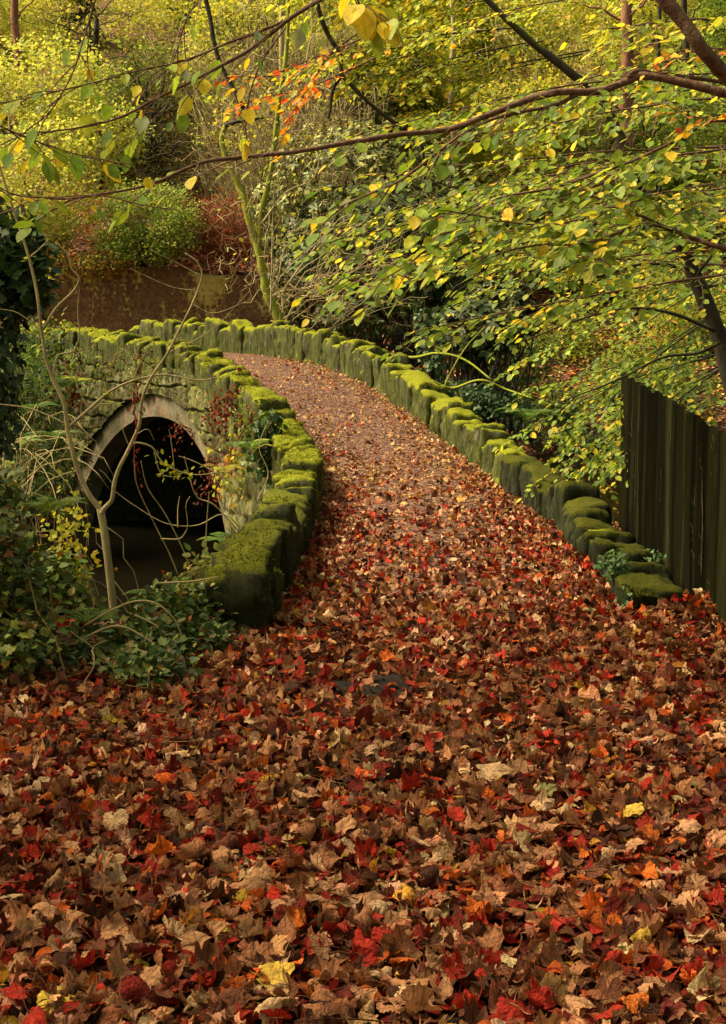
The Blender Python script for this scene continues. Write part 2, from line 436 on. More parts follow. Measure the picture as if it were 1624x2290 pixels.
M['slab'] = mat_bark('wet_dark_slab', (.006, .005, .004), (.024, .019, .014), 0, scale=14, stretch=1, rough=1.0)
M['stone_near'] = mat_stone('near_mossy_sandstone', .95, .5, ((.02, .019, .015), (.08, .075, .055)), (.04, .052, .008), mk=.72)
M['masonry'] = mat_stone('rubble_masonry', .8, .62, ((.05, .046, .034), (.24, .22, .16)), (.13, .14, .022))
M['bark_pale'] = mat_bark('pale_smooth_bark', (.2, .165, .085), (.44, .37, .2), 0, scale=20)
M['bark_moss'] = mat_bark('mossy_bark', (.09, .08, .03), (.2, .18, .08), .8)
M['bark_dark'] = mat_bark('dark_bark', (.012, .011, .008), (.05, .042, .03), .35, (.07, .09, .01))
M['bark_beech'] = mat_bark('smooth_branch_bark', (.07, .035, .022), (.2, .12, .08), 0, scale=30, stretch=1)
M['bark_dead'] = mat_bark('dead_stem_bark', (.04, .032, .02), (.1, .075, .045), 0, scale=20)
M['bark_red'] = mat_bark('pine_bark', (.10, .04, .025), (.3, .15, .1), 0, scale=9)
M['twig'] = mat_bark('pale_twig_bark', (.2, .16, .07), (.42, .34, .17), 0, scale=20)
M['twig_red'] = mat_bark('rust_twig_bark', (.1, .025, .012), (.25, .075, .035), 0, scale=20)

# ------------------------------------------------------------------ terrain
DECK_L = [(600, 1420, 8.85, 0), (665, 1280, 11.4, 0), (700, 1190, 13.5, 0), (713, 1100, 15.2, .08), (708, 1030, 16.4, .25), (690, 960, 17.4, .42), (650, 905, 18.4, .42), (600, 868, 19.4, .42), (545, 825, 20.8, .42), (490, 790, 22.2, .42), (400, 768, 24.2, .42), (300, 750, 26.2, .42), (200, 738, 28, .42), (100, 738, 29.5, .42), (0, 745, 31, .42)]
DECK_R = [(1400, 1370, 9.6), (1310, 1265, 11.6), (1240, 1190, 13.5), (1150, 1115, 15.4), (1080, 1062, 16.8), (1020, 1012, 18.1), (950, 955, 19.7), (895, 915, 21), (845, 878, 22.4), (785, 848, 23.9), (715, 820, 25.7), (600, 797, 27.6), (480, 787, 29.2), (350, 783, 30.6), (200, 786, 32)]
ND = 281
Lc = spline([P(*a[:3]) - [0, 0, a[3]] for a in DECK_L], ND); Rc = spline([P(*a) for a in DECK_R], ND)
Cc = (Lc + Rc) / 2
RIV = np.array([(-13, 8, 2.2), (-7, 12.3, 2.3), (-4.4, 15.5, 3.2), (-4.3, 21, 2.8), (-3.65, 25.15, 3.1), (-.2, 27.2, 3.2), (6.5, 31, 4.5), (11.5, 41.5, 8.0), (22, 45, 8)])
WATER = -1.5

def river_d(x, y):
    best = np.full(np.shape(x), 1e9)
    for a, b in zip(RIV[:-1], RIV[1:]):
        d = b[:2] - a[:2]; t = np.clip(((x - a[0]) * d[0] + (y - a[1]) * d[1]) / (d @ d), 0, 1)
        hw = a[2] + (b[2] - a[2]) * t
        best = np.minimum(best, np.hypot(x - a[0] - d[0] * t, y - a[1] - d[1] * t) - hw)
    return best

def terrain(x, y, fine=True):
    x = np.asarray(x, float); y = np.asarray(y, float)
    p = np.stack([x.ravel() * .35, y.ravel() * .35, np.zeros(x.size)], 1)
    nz = fbm(p, 3, 3).reshape(x.shape)
    left = 1.35 * sm(20, 29, y) + 2.9 * sm(46.9, 47.6, y) + .42 * np.maximum(0, y - 48)
    right = -2.0 * sm(14.1, 17, y) + 1.1 * sm(40, 47, y) + .46 * np.maximum(0, y - 50.5)
    mid = 1.25 * sm(24, 31, y) + 1.6 * sm(42, 52, y) + .42 * np.maximum(0, y - 48)
    a = sm(-3.4, -1.6, x); xr = np.interp(y, Rc[:, 1], Rc[:, 0]) + .35; wy = sm(24, 30, y); lo, hi_ = (xr + .1) * (1 - wy) + 1.5 * wy, (xr + 1.1) * (1 - wy) + 5 * wy
    tb = np.clip((x - lo) / (hi_ - lo), 0, 1); b = tb * tb * (3 - 2 * tb)
    h = left * (1 - a) + a * (mid * (1 - b) + right * b)
    h = h + nz * (.03 + .25 * sm(10, 50, y))
    # leafy heap between the right parapet and the fence
    h = h + .3 * np.exp(-(((x - 2.2) / .3) ** 4 + ((y - 11.6) / 2.3) ** 4))
    # left bank heap
    h = h + .5 * sm(-1.5, -2.6, x) * sm(6.2, 8.0, y) * (1 - sm(10, 12, y))
    h = h - 1.1 * sm(8.9, 12.3, y) * sm(-.75, -1.5, x) * (1 - sm(19, 22, y))
    d = river_d(x, y) + .25 * nz
    edge = np.where(y > 36, .8, 1.1)
    c = np.clip(d / edge, 0, 1); c = np.where(y > 36, c ** .6, c * c * (3 - 2 * c))
    h = -2.2 * (1 - c) + h * c
    # keep the ground under the bridge deck
    xs = x.ravel(); ys = y.ravel(); hh = h.ravel().copy()
    m = (ys > 8.5) & (ys < 36) & (xs > -9) & (xs < 4)
    if m.any():
        q = np.stack([xs[m], ys[m]], 1); dd = ((q[:, None] - Cc[None, ::6, :2]) ** 2).sum(-1); k = dd.argmin(1)
        dist = np.sqrt(dd[np.arange(len(k)), k]); zc = Cc[::6][k, 2]
        cap = zc - .28 + .5 * sm(1.5, 2.4, dist) * (zc > -5)
        dip = .28 * sm(9.6, 11.5, ys[m])
        cap = np.where((dist < 1.75), zc - .02 - dip, np.where(dist < 2.6, zc - .1, 1e9))
        cap = np.where(ys[m] < 9.4, 1e9, cap)
        hh[m] = np.minimum(hh[m], cap)
    return hh.reshape(x.shape)

ny, nx = 330, 260
ty = np.concatenate([np.linspace(-6, 40, 200), np.linspace(40, 60, 70)[1:], np.linspace(60, 190, 62)[1:]]); ny = len(ty)
tu = np.linspace(-1, 1, nx)
TX = tu[None] * (7 + .62 * np.maximum(ty, 0))[:, None]; TY = np.repeat(ty[:, None], nx, 1)
TZ = terrain(TX, TY)
a = Acc(); idx = np.arange(ny * nx).reshape(ny, nx)
a.add(np.stack([TX, TY, TZ], -1).reshape(-1, 3), np.stack([idx[:-1, :-1], idx[:-1, 1:], idx[1:, 1:], idx[1:, :-1]], -1).reshape(-1, 4))
tag(a.build('ground', M['ground']), kind='structure')

# water
m, nt_, nd, lk = mat_base('dark_river_water')
n1 = noise(nd, lk, 2.2, 3, .5, geopos(nd))
nr_ = bump(nd, lk, n1, .16, .05)
df = nd.new('ShaderNodeBsdfDiffuse'); df.inputs[0].default_value = (.006, .0055, .003, 1)
gl = nd.new('ShaderNodeBsdfGlossy'); gl.inputs[0].default_value = (.34, .34, .24, 1); gl.inputs['Roughness'].default_value = .09; lk.new(nr_, gl.inputs['Normal'])
fr_n = nd.new('ShaderNodeFresnel'); fr_n.inputs[0].default_value = 1.33; lk.new(nr_, fr_n.inputs['Normal'])
mx = nd.new('ShaderNodeMixShader'); lk.new(fr_n.outputs[0], mx.inputs[0]); lk.new(df.outputs[0], mx.inputs[1]); lk.new(gl.outputs[0], mx.inputs[2])
ou = nd.new('ShaderNodeOutputMaterial'); lk.new(mx.outputs[0], ou.inputs[0])
M['water'] = m
a = Acc(); a.add([(-26, 2, WATER), (40, 2, WATER), (40, 62, WATER), (-26, 62, WATER)], [(0, 1, 2, 3)])
tag(a.build('water', M['water']), kind='structure')

# path deck
a = Acc(); ns = 24
s = np.linspace(-.12, 1.12, ns)[None, :, None]
G = Lc[:, None] * (1 - s) + Rc[:, None] * s
g2 = G.reshape(-1, 3)
g2[:, 2] += .02 * fbm(g2 * 1.5, 5, 3) + .0
crown = (1 - (2 * np.clip(s[0, :, 0], 0, 1) - 1) ** 2) * .05
G = g2.reshape(ND, ns, 3); G[:, :, 2] += crown[None]
fr = np.linspace(0, 1, ND)
G[:26, :, 2] += (np.linspace(-.03, 0, 26))[:, None]
idx = np.arange(ND * ns).reshape(ND, ns)
a.add(G.reshape(-1, 3), np.stack([idx[:-1, :-1], idx[:-1, 1:], idx[1:, 1:], idx[1:, :-1]], -1).reshape(-1, 4))
tag(a.build('path', M['path']), kind='structure')

def deck(t, s_):
    """t in 0..1 along, s across 0..1 -> points on the deck"""
    f = np.clip(t, 0, .9999) * (ND - 1); i = f.astype(int); k = (f - i)[:, None]
    q = (np.clip(s_, -.1, 1.1) + .12) / 1.24 * (ns - 1); j = np.clip(q.astype(int), 0, ns - 2); g = (q - j)[:, None]
    return (G[i, j] * (1 - k) * (1 - g) + G[i + 1, j] * k * (1 - g) + G[i, j + 1] * (1 - k) * g + G[i + 1, j + 1] * k * g)

# ------------------------------------------------------------------ the bridge
bridge = empty('stone_bridge', P(640, 900, 21), 'old hump-backed stone footbridge with mossy parapets curving over the dark stream', 'bridge')
bmt = bmesh.new(); bmesh.ops.create_cube(bmt, size=2.0); bmesh.ops.subdivide_edges(bmt, edges=bmt.edges[:], cuts=9, use_grid_fill=True)
bmt.verts.ensure_lookup_table()
CUBE_V = np.array([v.co[:] for v in bmt.verts]); CUBE_F = np.array([[v.index for v in f.verts] for f in bmt.faces]); bmt.free()

def stone_mesh(acc, c, t, n, L, W, H, seed, moss=1.0, rough=1.0, fuzz=500, shade=1.0):
    """rounded irregular block: c base centre, t along, n across, H height"""
    r = np.random.default_rng(seed)
    ex = r.uniform(8, 18); q = CUBE_V / (np.abs(CUBE_V) ** ex).sum(1, keepdims=True) ** (1 / ex)
    dirn = unit(q)
    # domed, uneven top
    up = np.clip(q[:, 2], 0, 1)
    x, y, z = q[:, 0] * L / 2, q[:, 1] * W / 2, (q[:, 2] + 1) / 2 * H
    tilt = r.uniform(-.45, .3); tilt2 = r.uniform(-.35, .25)
    z = z + up ** 2 * (tilt * x + tilt2 * y) - up * .22 * H * (q[:, 0] ** 2 * r.uniform(.0, .25) + q[:, 1] ** 2 * r.uniform(.0, .5)) * .8
    pl = np.stack([x, y, z], 1)
    pl = pl + dirn * (.034 * rough * fbm(pl * 6.5 + seed * 7.7, seed, 4, .6))[:, None] + dirn * (.012 * vn(pl * 22 + seed, seed + 3))[:, None]
    wv = np.asarray(c) + pl[:, :1] * t + pl[:, 1:2] * n + pl[:, 2:] * np.array([0, 0, 1.0])
    sh = np.full((len(wv), 3), shade * r.uniform(.75, 1.2))
    acc.add(wv, CUBE_F, sh)
    if fuzz:
        # moss shoots standing on the upward faces
        fv = wv[CUBE_F]; nn = np.cross(fv[:, 1] - fv[:, 0], fv[:, 3] - fv[:, 0]); ar = np.linalg.norm(nn, axis=1); nn = unit(nn)
        wt = ar * np.clip(nn[:, 2] + .25, 0, 1) * (np.clip(.55 + 1.2 * vn(fv.mean(1) * 4, 91), 0, 1)); wt /= wt.sum()
        k = r.choice(len(fv), fuzz, p=wt); a_, b_ = r.random((2, fuzz, 1))
        pp = fv[k, 0] * (1 - a_) * (1 - b_) + fv[k, 1] * a_ * (1 - b_) + fv[k, 2] * a_ * b_ + fv[k, 3] * (1 - a_) * b_
        d = unit(nn[k] + r.normal(0, .55, (fuzz, 3))); sz = r.uniform(.012, .028, fuzz)
        v3 = np.array([(-.2, -.2, 0), (.2, -.2, 0), (0, 1, 0)])
        sd = unit(np.cross(d, r.normal(size=(fuzz, 3))))
        V = pp[:, None] + sz[:, None, None] * (v3[None, :, :1] * sd[:, None] + v3[None, :, 1:2] * d[:, None])
        fu = np.arange(fuzz * 3).reshape(-1, 3)
        uu = np.zeros((fuzz * 3, 3)); uu[:, 2] = 1
        acc.add(V.reshape(-1, 3), fu, (1, 1, 1), uu)

def arclen(c): return np.concatenate([[0], np.cumsum(np.linalg.norm(np.diff(c[:, :2], axis=0), axis=1))])
def at(c, sl, q):
    return np.stack([np.interp(q, sl, c[:, k]) for k in range(3)], -1)

def run_stones(curve, side, s0, s1, Lr, hfun, wid, seed0, fuzz):
    """upright coping stones along the inner base curve; side=-1 left (outward is -n)"""
    sl = arclen(curve); r = np.random.default_rng(seed0); q = s0; k = 0; out = []; rest = Acc()
    while q < s1:
        L = r.uniform(*Lr) * (1.3 if q < 5 else 1.0); mid = min(q + L / 2, sl[-1] - .02)
        p = at(curve, sl, mid); tg = unit((at(curve, sl, min(mid + .15, sl[-1])) - at(curve, sl, max(mid - .15, 0))) * [1, 1, 0])
        nn = np.array([tg[1], -tg[0], 0]) * (1 if side > 0 else -1)
        W = wid * r.uniform(.93, 1.12); H = hfun(mid) * ((r.uniform(.87, 1.1) if side > 0 else r.uniform(.82, 1.12)) if p[1] > 14 else r.uniform(.7, 1.16)) + .15
        c = p + nn * (W / 2 + r.uniform(-.03, .035)) - np.array([0, 0, .15])
        c[2] -= .0
        solo = k < 48; a = Acc() if solo else rest; near = p[1] < 20
        stone_mesh(a, c, tg, nn, L * (1.05 if p[1] < 14 else 1.12), W, H, seed0 + k * 3 + 1, fuzz=(fuzz // 3 if p[1] < 13.5 else fuzz if p[1] < 24 else fuzz // 2) if not (side > 0 and p[1] < 14) else 350)
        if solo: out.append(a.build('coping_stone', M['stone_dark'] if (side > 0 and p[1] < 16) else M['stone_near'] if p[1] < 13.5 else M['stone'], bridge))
        q += L * .97; k += 1
    if rest.n: rest.build('coping', M['stone'], bridge)['kind'] = 'stuff'
    return out, sl

hl = lambda q: float(np.interp(q, [0, 1, 3, 8, 16, 22], [.36, .40, .43, .42, .42, .44]))
hr = lambda q: float(np.interp(q, [0, 2, 6, 12, 20, 24], [.13, .25, .37, .47, .56, .56]))
SLl = arclen(Lc); SLr = arclen(Rc)
# first big end stone of the left parapet
tg = unit((Lc[8] - Lc[0]) * [1, 1, 0]); nn = -np.array([tg[1], -tg[0], 0])
a = Acc(); stone_mesh(a, Lc[0] + nn * .18 + tg * .16 - [0, 0, .12], tg, nn, .46, .36, .57, 901, fuzz=500)
e = a.build('coping_stone', M['stone_near'], bridge); e['label'] = 'large dark end stone with a mossy rounded top'
run_stones(Lc, -1, .40, SLl[-1] - .6, (.22, .46), hl, .37, 100, 1100)
run_stones(Rc, 1, .15, SLr[-1] - 1.5, (.26, .5), hr, .36, 500, 800)

# parapet cores
def wall_strip(curve, side, off0, off1, zb, ztop, name, mat, i0=0, i1=None):
    c = curve[i0:i1]; tg = unit(np.gradient(c, axis=0) * [1, 1, 0]); nn = np.stack([tg[:, 1], -tg[:, 0], 0 * tg[:, 0]], 1) * side
    a = Acc(); rows = []
    prof = [(off0, zb), (off0, ztop), (off1, ztop), (off1, zb)]
    for o, z in prof:
        rr = c + nn * o; rr = rr.copy(); rr[:, 2] += z; rows.append(rr)
    V = np.stack(rows, 1); n = len(c); ix = np.arange(n * 4).reshape(n, 4)
    f = np.concatenate([np.stack([ix[:-1, k], ix[:-1, k + 1], ix[1:, k + 1], ix[1:, k]], -1) for k in range(3)])
    a.add(V.reshape(-1, 3), f); return a.build(name, mat, bridge)
wall_strip(Lc[9::3], -1, .08, .28, -.3, .22, 'parapet_wall', M['stone'])
wall_strip(Rc[24::3], 1, .08, .28, -.3, .22, 'parapet_wall', M['stone'])

# outer left face with the arch
OFF = .40
tg = unit(np.gradient(Lc, axis=0) * [1, 1, 0]); nL = -np.stack([tg[:, 1], -tg[:, 0], 0 * tg[:, 0]], 1)
Of = Lc + nL * OFF; So = arclen(Of)
def s_at_px(px):
    x, _ = to_px(Of); i = np.where((x[:-1] - px) * (x[1:] - px) <= 0)[0]; return So[i[-1]]
sJr, sJl = s_at_px(503), s_at_px(148)
sc_, ah = (sJr + sJl) / 2, (sJl - sJr) / 2
RISE = 2.14
def arch_z(s_, grow=0.0):
    u = np.clip(np.abs(s_ - sc_) / (ah + grow), 0, 1)
    return WATER + (RISE + grow) * (1 - u ** 2.15) ** (1 / 1.4)
RING = .36
s_g = np.linspace(So[0] + .2, So[-1], 800)
zt = np.interp(s_g, So, Of[:, 2]) + .10
inring = np.abs(s_g - sc_) < ah + RING
zb = np.where(inring, arch_z(s_g, RING), -2.3)
nzv = 84
v01 = np.linspace(0, 1, nzv)
# columns run from the same top; outside the arch down to the bed
base = at(Of, So, s_g); nn = np.stack([np.interp(s_g, So, nL[:, k]) for k in range(3)], -1)
ZZ = zb[:, None] + (zt - zb)[:, None] * v01[None]
SS = np.repeat(s_g[:, None], nzv, 1)
def masonry_disp(S, Z):
    jj = np.stack([S.ravel() * 3, Z.ravel() * 3, 0 * S.ravel()], 1); S = S + .05 * vn(jj, 31).reshape(S.shape); Z = Z + .035 * vn(jj * 1.2, 32).reshape(Z.shape)
    course = .27; row = np.floor(Z / course + (1.1 * vn(np.stack([0 * S.ravel() + .3, Z.ravel() * 1.7, 0 * S.ravel()], 1), 8)).reshape(S.shape)); fz = (Z / course + (1.1 * vn(np.stack([0 * S.ravel() + .3, Z.ravel() * 1.7, 0 * S.ravel()], 1), 8)).reshape(S.shape)) - row
    blen = .34 + .3 * _h(row.astype(np.int64), row.astype(np.int64) * 0 + 3, row.astype(np.int64) * 0, 6); off = _h(row.astype(np.int64), row.astype(np.int64) * 0, row.astype(np.int64) * 0, 5) * 3
    cb = np.floor(S / blen + off); fs = S / blen + off - cb
    hb = _h(row.astype(np.int64), cb.astype(np.int64), 0 * cb.astype(np.int64), 9)
    e = np.minimum(np.minimum(fz, 1 - fz) * course, np.minimum(fs, 1 - fs) * blen)
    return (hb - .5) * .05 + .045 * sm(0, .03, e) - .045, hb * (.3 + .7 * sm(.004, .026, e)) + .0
dsp, hb = masonry_disp(SS, ZZ)
pv = base[:, None] + nn[:, None] * 0; pv = np.repeat(pv, nzv, 1); pv[:, :, 2] = ZZ
pv = pv + nn[:, None] * dsp[..., None]
fl = pv.reshape(-1, 3); fl = fl + np.repeat(nn, nzv, 0) * (.035 * fbm(fl * 6, 4, 4, .6))[:, None]
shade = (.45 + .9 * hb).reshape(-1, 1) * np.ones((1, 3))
a = Acc(); ix = np.arange(len(fl)).reshape(len(s_g), nzv)
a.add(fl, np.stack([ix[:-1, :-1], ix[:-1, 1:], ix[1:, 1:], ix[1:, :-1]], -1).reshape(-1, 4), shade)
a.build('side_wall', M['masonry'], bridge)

# arch ring (concrete-faced), recessed, and the barrel behind it
m, nt_, nd, lk = mat_base('stained_arch_ring')
g = nd.new('ShaderNodeNewGeometry'); pos = g.outputs['Position']
mp = nd.new('ShaderNodeMapping'); lk.new(pos, mp.inputs[0]); mp.inputs['Scale'].default_value = (3, 3, .5)
nA = noise(nd, lk, 4, 5, .6, mp.outputs[0]); nB = noise(nd, lk, 40, 4, .6, pos); nC = noise(nd, lk, 2.2, 4, .6, pos)
c = ramp(nd, lk, nB, [(.3, (.08, .073, .052)), (.7, (.24, .215, .155))])
c = mixc(nd, lk, c, (.25, .09, .03), math_(nd, lk, 'MULTIPLY', ramp(nd, lk, nA, [(.5, 0), (.62, 1)]), .7))
c = mixc(nd, lk, c, (.07, .075, .03), math_(nd, lk, 'MULTIPLY', ramp(nd, lk, nC, [(.42, 0), (.6, 1)]), .85))
simple_out(nd, lk, c, .9, bump(nd, lk, math_(nd, lk, 'ADD', nB, noise(nd, lk, 9, 4, .6, pos)), .9, .05))
M['ring'] = m
na = 90
def ring_pts(grow):
    # parametrise by angle so that steep sides are well covered
    th = np.linspace(0, np.pi, na); cu = np.cos(th)
    s_ = sc_ - cu * (ah + grow); s_[0] = sc_ - (ah + grow); return s_, arch_z(s_, grow)
nc = unit(at(np.c_[nL[:, :2], np.zeros(len(nL))], So, sc_))
def face_pt(s_, z, inset):
    b = at(Of, So, s_); n_ = np.stack([np.interp(s_, So, nL[:, k]) for k in range(3)], -1)
    o = b - n_ * inset; o[:, 2] = z; return o
si, zi = ring_pts(0.0); so_, zo = ring_pts(RING + .06)
A0 = face_pt(si, zi, .08); A1 = face_pt(so_, zo, .08); B0 = A0 - nc * .35
A0[[0, -1], 2] = -2.2; A1[[0, -1], 2] = -2.2; B0[[0, -1], 2] = -2.2
a = Acc(); V = np.stack([A1, A0, B0], 1).reshape(-1, 3); ix = np.arange(na * 3).reshape(na, 3)
a.add(V, np.concatenate([np.stack([ix[:-1, k], ix[1:, k], ix[1:, k + 1], ix[:-1, k + 1]], -1) for k in range(2)]))
a.build('arch_ring', M['ring'], bridge, smooth=False)
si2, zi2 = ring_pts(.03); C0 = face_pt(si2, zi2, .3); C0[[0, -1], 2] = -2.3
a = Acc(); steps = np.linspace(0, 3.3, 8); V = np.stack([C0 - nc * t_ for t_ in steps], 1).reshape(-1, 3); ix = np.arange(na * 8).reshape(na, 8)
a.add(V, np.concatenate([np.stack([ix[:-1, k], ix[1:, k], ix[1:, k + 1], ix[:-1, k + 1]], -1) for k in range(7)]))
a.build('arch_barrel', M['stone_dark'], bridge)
# right-hand outer face with its opening
tgR = unit(np.gradient(Rc, axis=0) * [1, 1, 0]); nR = np.stack([tgR[:, 1], -tgR[:, 0], 0 * tgR[:, 0]], 1)
Or_ = Rc + nR * .38; Sr = arclen(Or_)
endc = C0[na // 2] - nc * 3.3
k = ((Or_[:, :2] - endc[:2]) ** 2).sum(1).argmin(); scr = Sr[k]
sr = np.linspace(Sr[0] + .2, Sr[-1], 200); zt2 = np.interp(sr, Sr, Or_[:, 2]) + .1
u = np.clip(np.abs(sr - scr) / ah, 0, 1); zb2 = np.where(u < 1, WATER + RISE * (1 - u ** 2.15) ** (1 / 1.4), -2.3)
b = at(Or_, Sr, sr); V = np.repeat(b[:, None], 16, 1); V[:, :, 2] = zb2[:, None] + (zt2 - zb2)[:, None] * np.linspace(0, 1, 16)
fl = V.reshape(-1, 3); fl += .03 * fbm(fl * 5, 2, 3)[:, None] * np.repeat(np.stack([np.interp(sr, Sr, nR[:, j]) for j in range(3)], -1), 16, 0)
a = Acc(); ix = np.arange(len(fl)).reshape(-1, 16); a.add(fl, np.stack([ix[:-1, :-1], ix[:-1, 1:], ix[1:, 1:], ix[1:, :-1]], -1).reshape(-1, 4))
a.build('side_wall', M['masonry'], bridge)

# ------------------------------------------------------------------ fence
m, nt_, nd, lk = mat_base('weathered_dark_boards')
g = nd.new('ShaderNodeNewGeometry'); pos = g.outputs['Position']; at_ = N(nd, 'ShaderNodeAttribute', attribute_name='Col')
mp = nd.new('ShaderNodeMapping'); lk.new(pos, mp.inputs[0]); mp.inputs['Scale'].default_value = (1, 1, .06)
nA = noise(nd, lk, 60, 5, .65, mp.outputs[0]); nB = noise(nd, lk, 3, 4, .6, pos); nC = noise(nd, lk, 10, 4, .6, mp.outputs[0])
c = ramp(nd, lk, nA, [(.3, (.002, .002, .0015)), (.62, (.045, .04, .024))])
c = mixc(nd, lk, c, (.016, .022, .006), math_(nd, lk, 'MULTIPLY', ramp(nd, lk, nC, [(.45, 0), (.6, 1)]), .6))
c = mixc(nd, lk, c, at_.outputs['Color'], 1.0, 'MULTIPLY')
c = mixc(nd, lk, c, (.24, .26, .18), 1.0, 'MULTIPLY')
simple_out(nd, lk, c, .95, bump(nd, lk, nA, .6, .006), .03)
M['boards'] = m
fence = empty('wooden_fence', P(1400, 1200, 14), 'tall dark close-boarded wooden fence beside the end of the right parapet', 'fence')
f0, f1 = P(1392, 1205, 14.0), P(1624, 1425, 8.9)
fd = unit((f1 - f0) * [1, 1, 0]); fn = np.array([fd[1], -fd[0], 0.])
if fn[0] > 0: fn = -fn
flen = np.linalg.norm((f1 - f0)[:2]) + 2.2
lin = lambda x, xs, ys: ys[0] + (ys[1] - ys[0]) * (x - xs[0]) / (xs[1] - xs[0])
a = Acc(); q = 0.; k = 0
while q < flen:
    wb = RND.uniform(.115, .15); zt0 = float(lin(q, [0, flen - 2.2], [P(1392, 834, 14)[2], P(1624, 975, 8.9)[2]])); zt1 = float(lin(q + wb, [0, flen - 2.2], [P(1392, 834, 14)[2], P(1624, 975, 8.9)[2]]))
    zt0 += RND.uniform(-.02, .02); zt1 += RND.uniform(-.02, .02)
    o = f0 + fd * q; of = RND.uniform(0, .016); t1, t2 = .006, .028
    zz = np.linspace(-.35, 1, 14)
    cols = []
    for (dq, th0, zt) in ((0, t2, zt0), (wb * 1.12, t1, zt1)):
        for fr_, tt in ((1, th0), (0, 0)):
            cols.append((dq, of + tt * fr_, zt))
    V = []
    for dq, oo, zt in cols:
        for z in np.linspace(-.35, zt, 14):
            V.append(o + fd * dq + fn * (oo + .004 * math.sin(z * 5 + k)) + np.array([0, 0, z - o[2]]))
    V = np.array(V); ix = np.arange(56).reshape(4, 14); fs = []
    for A_, B_ in ((0, 2), (2, 3), (3, 1), (1, 0)):
        fs.append(np.stack([ix[A_, :-1], ix[B_, :-1], ix[B_, 1:], ix[A_, 1:]], -1))
    fs = np.concatenate(fs); fs = np.vstack([fs, [[ix[0, -1], ix[2, -1], ix[3, -1], ix[1, -1]]]])
    cc = RND.choice([.35, .6, 1.0, 1.2, 1.7, 2.8]); tint = np.array([cc, cc * RND.uniform(.92, 1.06), cc * RND.uniform(.75, 1)])
    a.add(V, fs, tint); q += wb; k += 1
a.build('board_panel', M['boards'], fence, smooth=False)
for zz in (.25, .95):
    a = Acc(); pts = np.array([f0 + fd * t_ - fn * .05 + [0, 0, zz - f0[2]] for t_ in np.linspace(0.02, flen, 12)]); tube(a, pts, .035, 4); a.build('rail', M['boards'], fence, smooth=False)
for t_ in np.arange(.06, flen, 1.8):
    a = Acc(); p = f0 + fd * t_ - fn * .12; p[2] = -.3
    top = float(lin(t_, [0, flen - 2.2], [P(1392, 834, 14)[2], P(1624, 975, 8.9)[2]])) - .12
    tube(a, [p, p + [0, 0, top * .5], [p[0], p[1], top]], .055, 4); a.build('fence_post', M['boards'], fence, smooth=False)

# ------------------------------------------------------------------ retaining wall behind the bridge
m, nt_, nd, lk = mat_base('stained_retaining_wall')
g = nd.new('ShaderNodeNewGeometry'); pos = g.outputs['Position']
mp = nd.new('ShaderNodeMapping'); lk.new(pos, mp.inputs[0]); mp.inputs['Scale'].default_value = (1, 1, .35)
nA = noise(nd, lk, 1.0, 6, .68, mp.outputs[0]); nB = noise(nd, lk, 9, 5, .7, pos); nC = noise(nd, lk, .35, 3, .5, mp.outputs[0])
c = ramp(nd, lk, nB, [(.3, (.06, .032, .016)), (.6, (.18, .1, .045)), (.75, (.3, .19, .09))])
yb = math_(nd, lk, 'ADD', nA, math_(nd, lk, 'MULTIPLY', math_(nd, lk, 'SUBTRACT', nB, .5), .35))
c = mixc(nd, lk, c, (.55, .46, .12), math_(nd, lk, 'MULTIPLY', ramp(nd, lk, yb, [(.53, 0), (.6, 1)]), .75))
bt = nd.new('ShaderNodeTexBrick'); bt.inputs['Scale'].default_value = 1.0; bt.inputs['Brick Width'].default_value = .9; bt.inputs['Row Height'].default_value = .38; bt.inputs['Mortar Size'].default_value = .022
sx = nd.new('ShaderNodeSeparateXYZ'); lk.new(pos, sx.inputs[0]); cx_ = nd.new('ShaderNodeCombineXYZ'); lk.new(sx.outputs[0], cx_.inputs[0]); lk.new(math_(nd, lk, 'ADD', sx.outputs[2], math_(nd, lk, 'MULTIPLY', nB, .05)), cx_.inputs[1]); lk.new(cx_.outputs[0], bt.inputs['Vector'])
c = mixc(nd, lk, c, mixc(nd, lk, c, (.45, .42, .4), 1.0, 'MULTIPLY'), math_(nd, lk, 'MULTIPLY', bt.outputs['Fac'], .22))
simple_out(nd, lk, c, .9, bump(nd, lk, math_(nd, lk, 'SUBTRACT', nB, math_(nd, lk, 'MULTIPLY', bt.outputs['Fac'], .4)), .8, .08))
M['rwall'] = m
xs = np.linspace(-16, -2.0, 120); zs = np.linspace(.6, 1, 12)
a = Acc(); V = []
for x in xs:
    top = 4.15 + .22 * math.sin(x * .6) + .05 * math.sin(x * 3)
    yy = 46.6 + .04 * (x + 9) ** 2 * .15
    for k, z in enumerate(np.linspace(.3, top, 26)): V.append((x, yy + .12 * k / 26, z))
    V.append((x, yy + .8, top + .02))
V = np.array(V); V[:, 1] += .10 * fbm(V * 1.2, 6, 4)
ix = np.arange(len(V)).reshape(120, 27)
a.add(V, np.stack([ix[:-1, :-1], ix[:-1, 1:], ix[1:, 1:], ix[1:, :-1]], -1).reshape(-1, 4))
tag(a.build('retaining_wall', M['rwall']), 'brown retaining wall with yellow stains behind the bridge, under leafy bushes', 'wall')

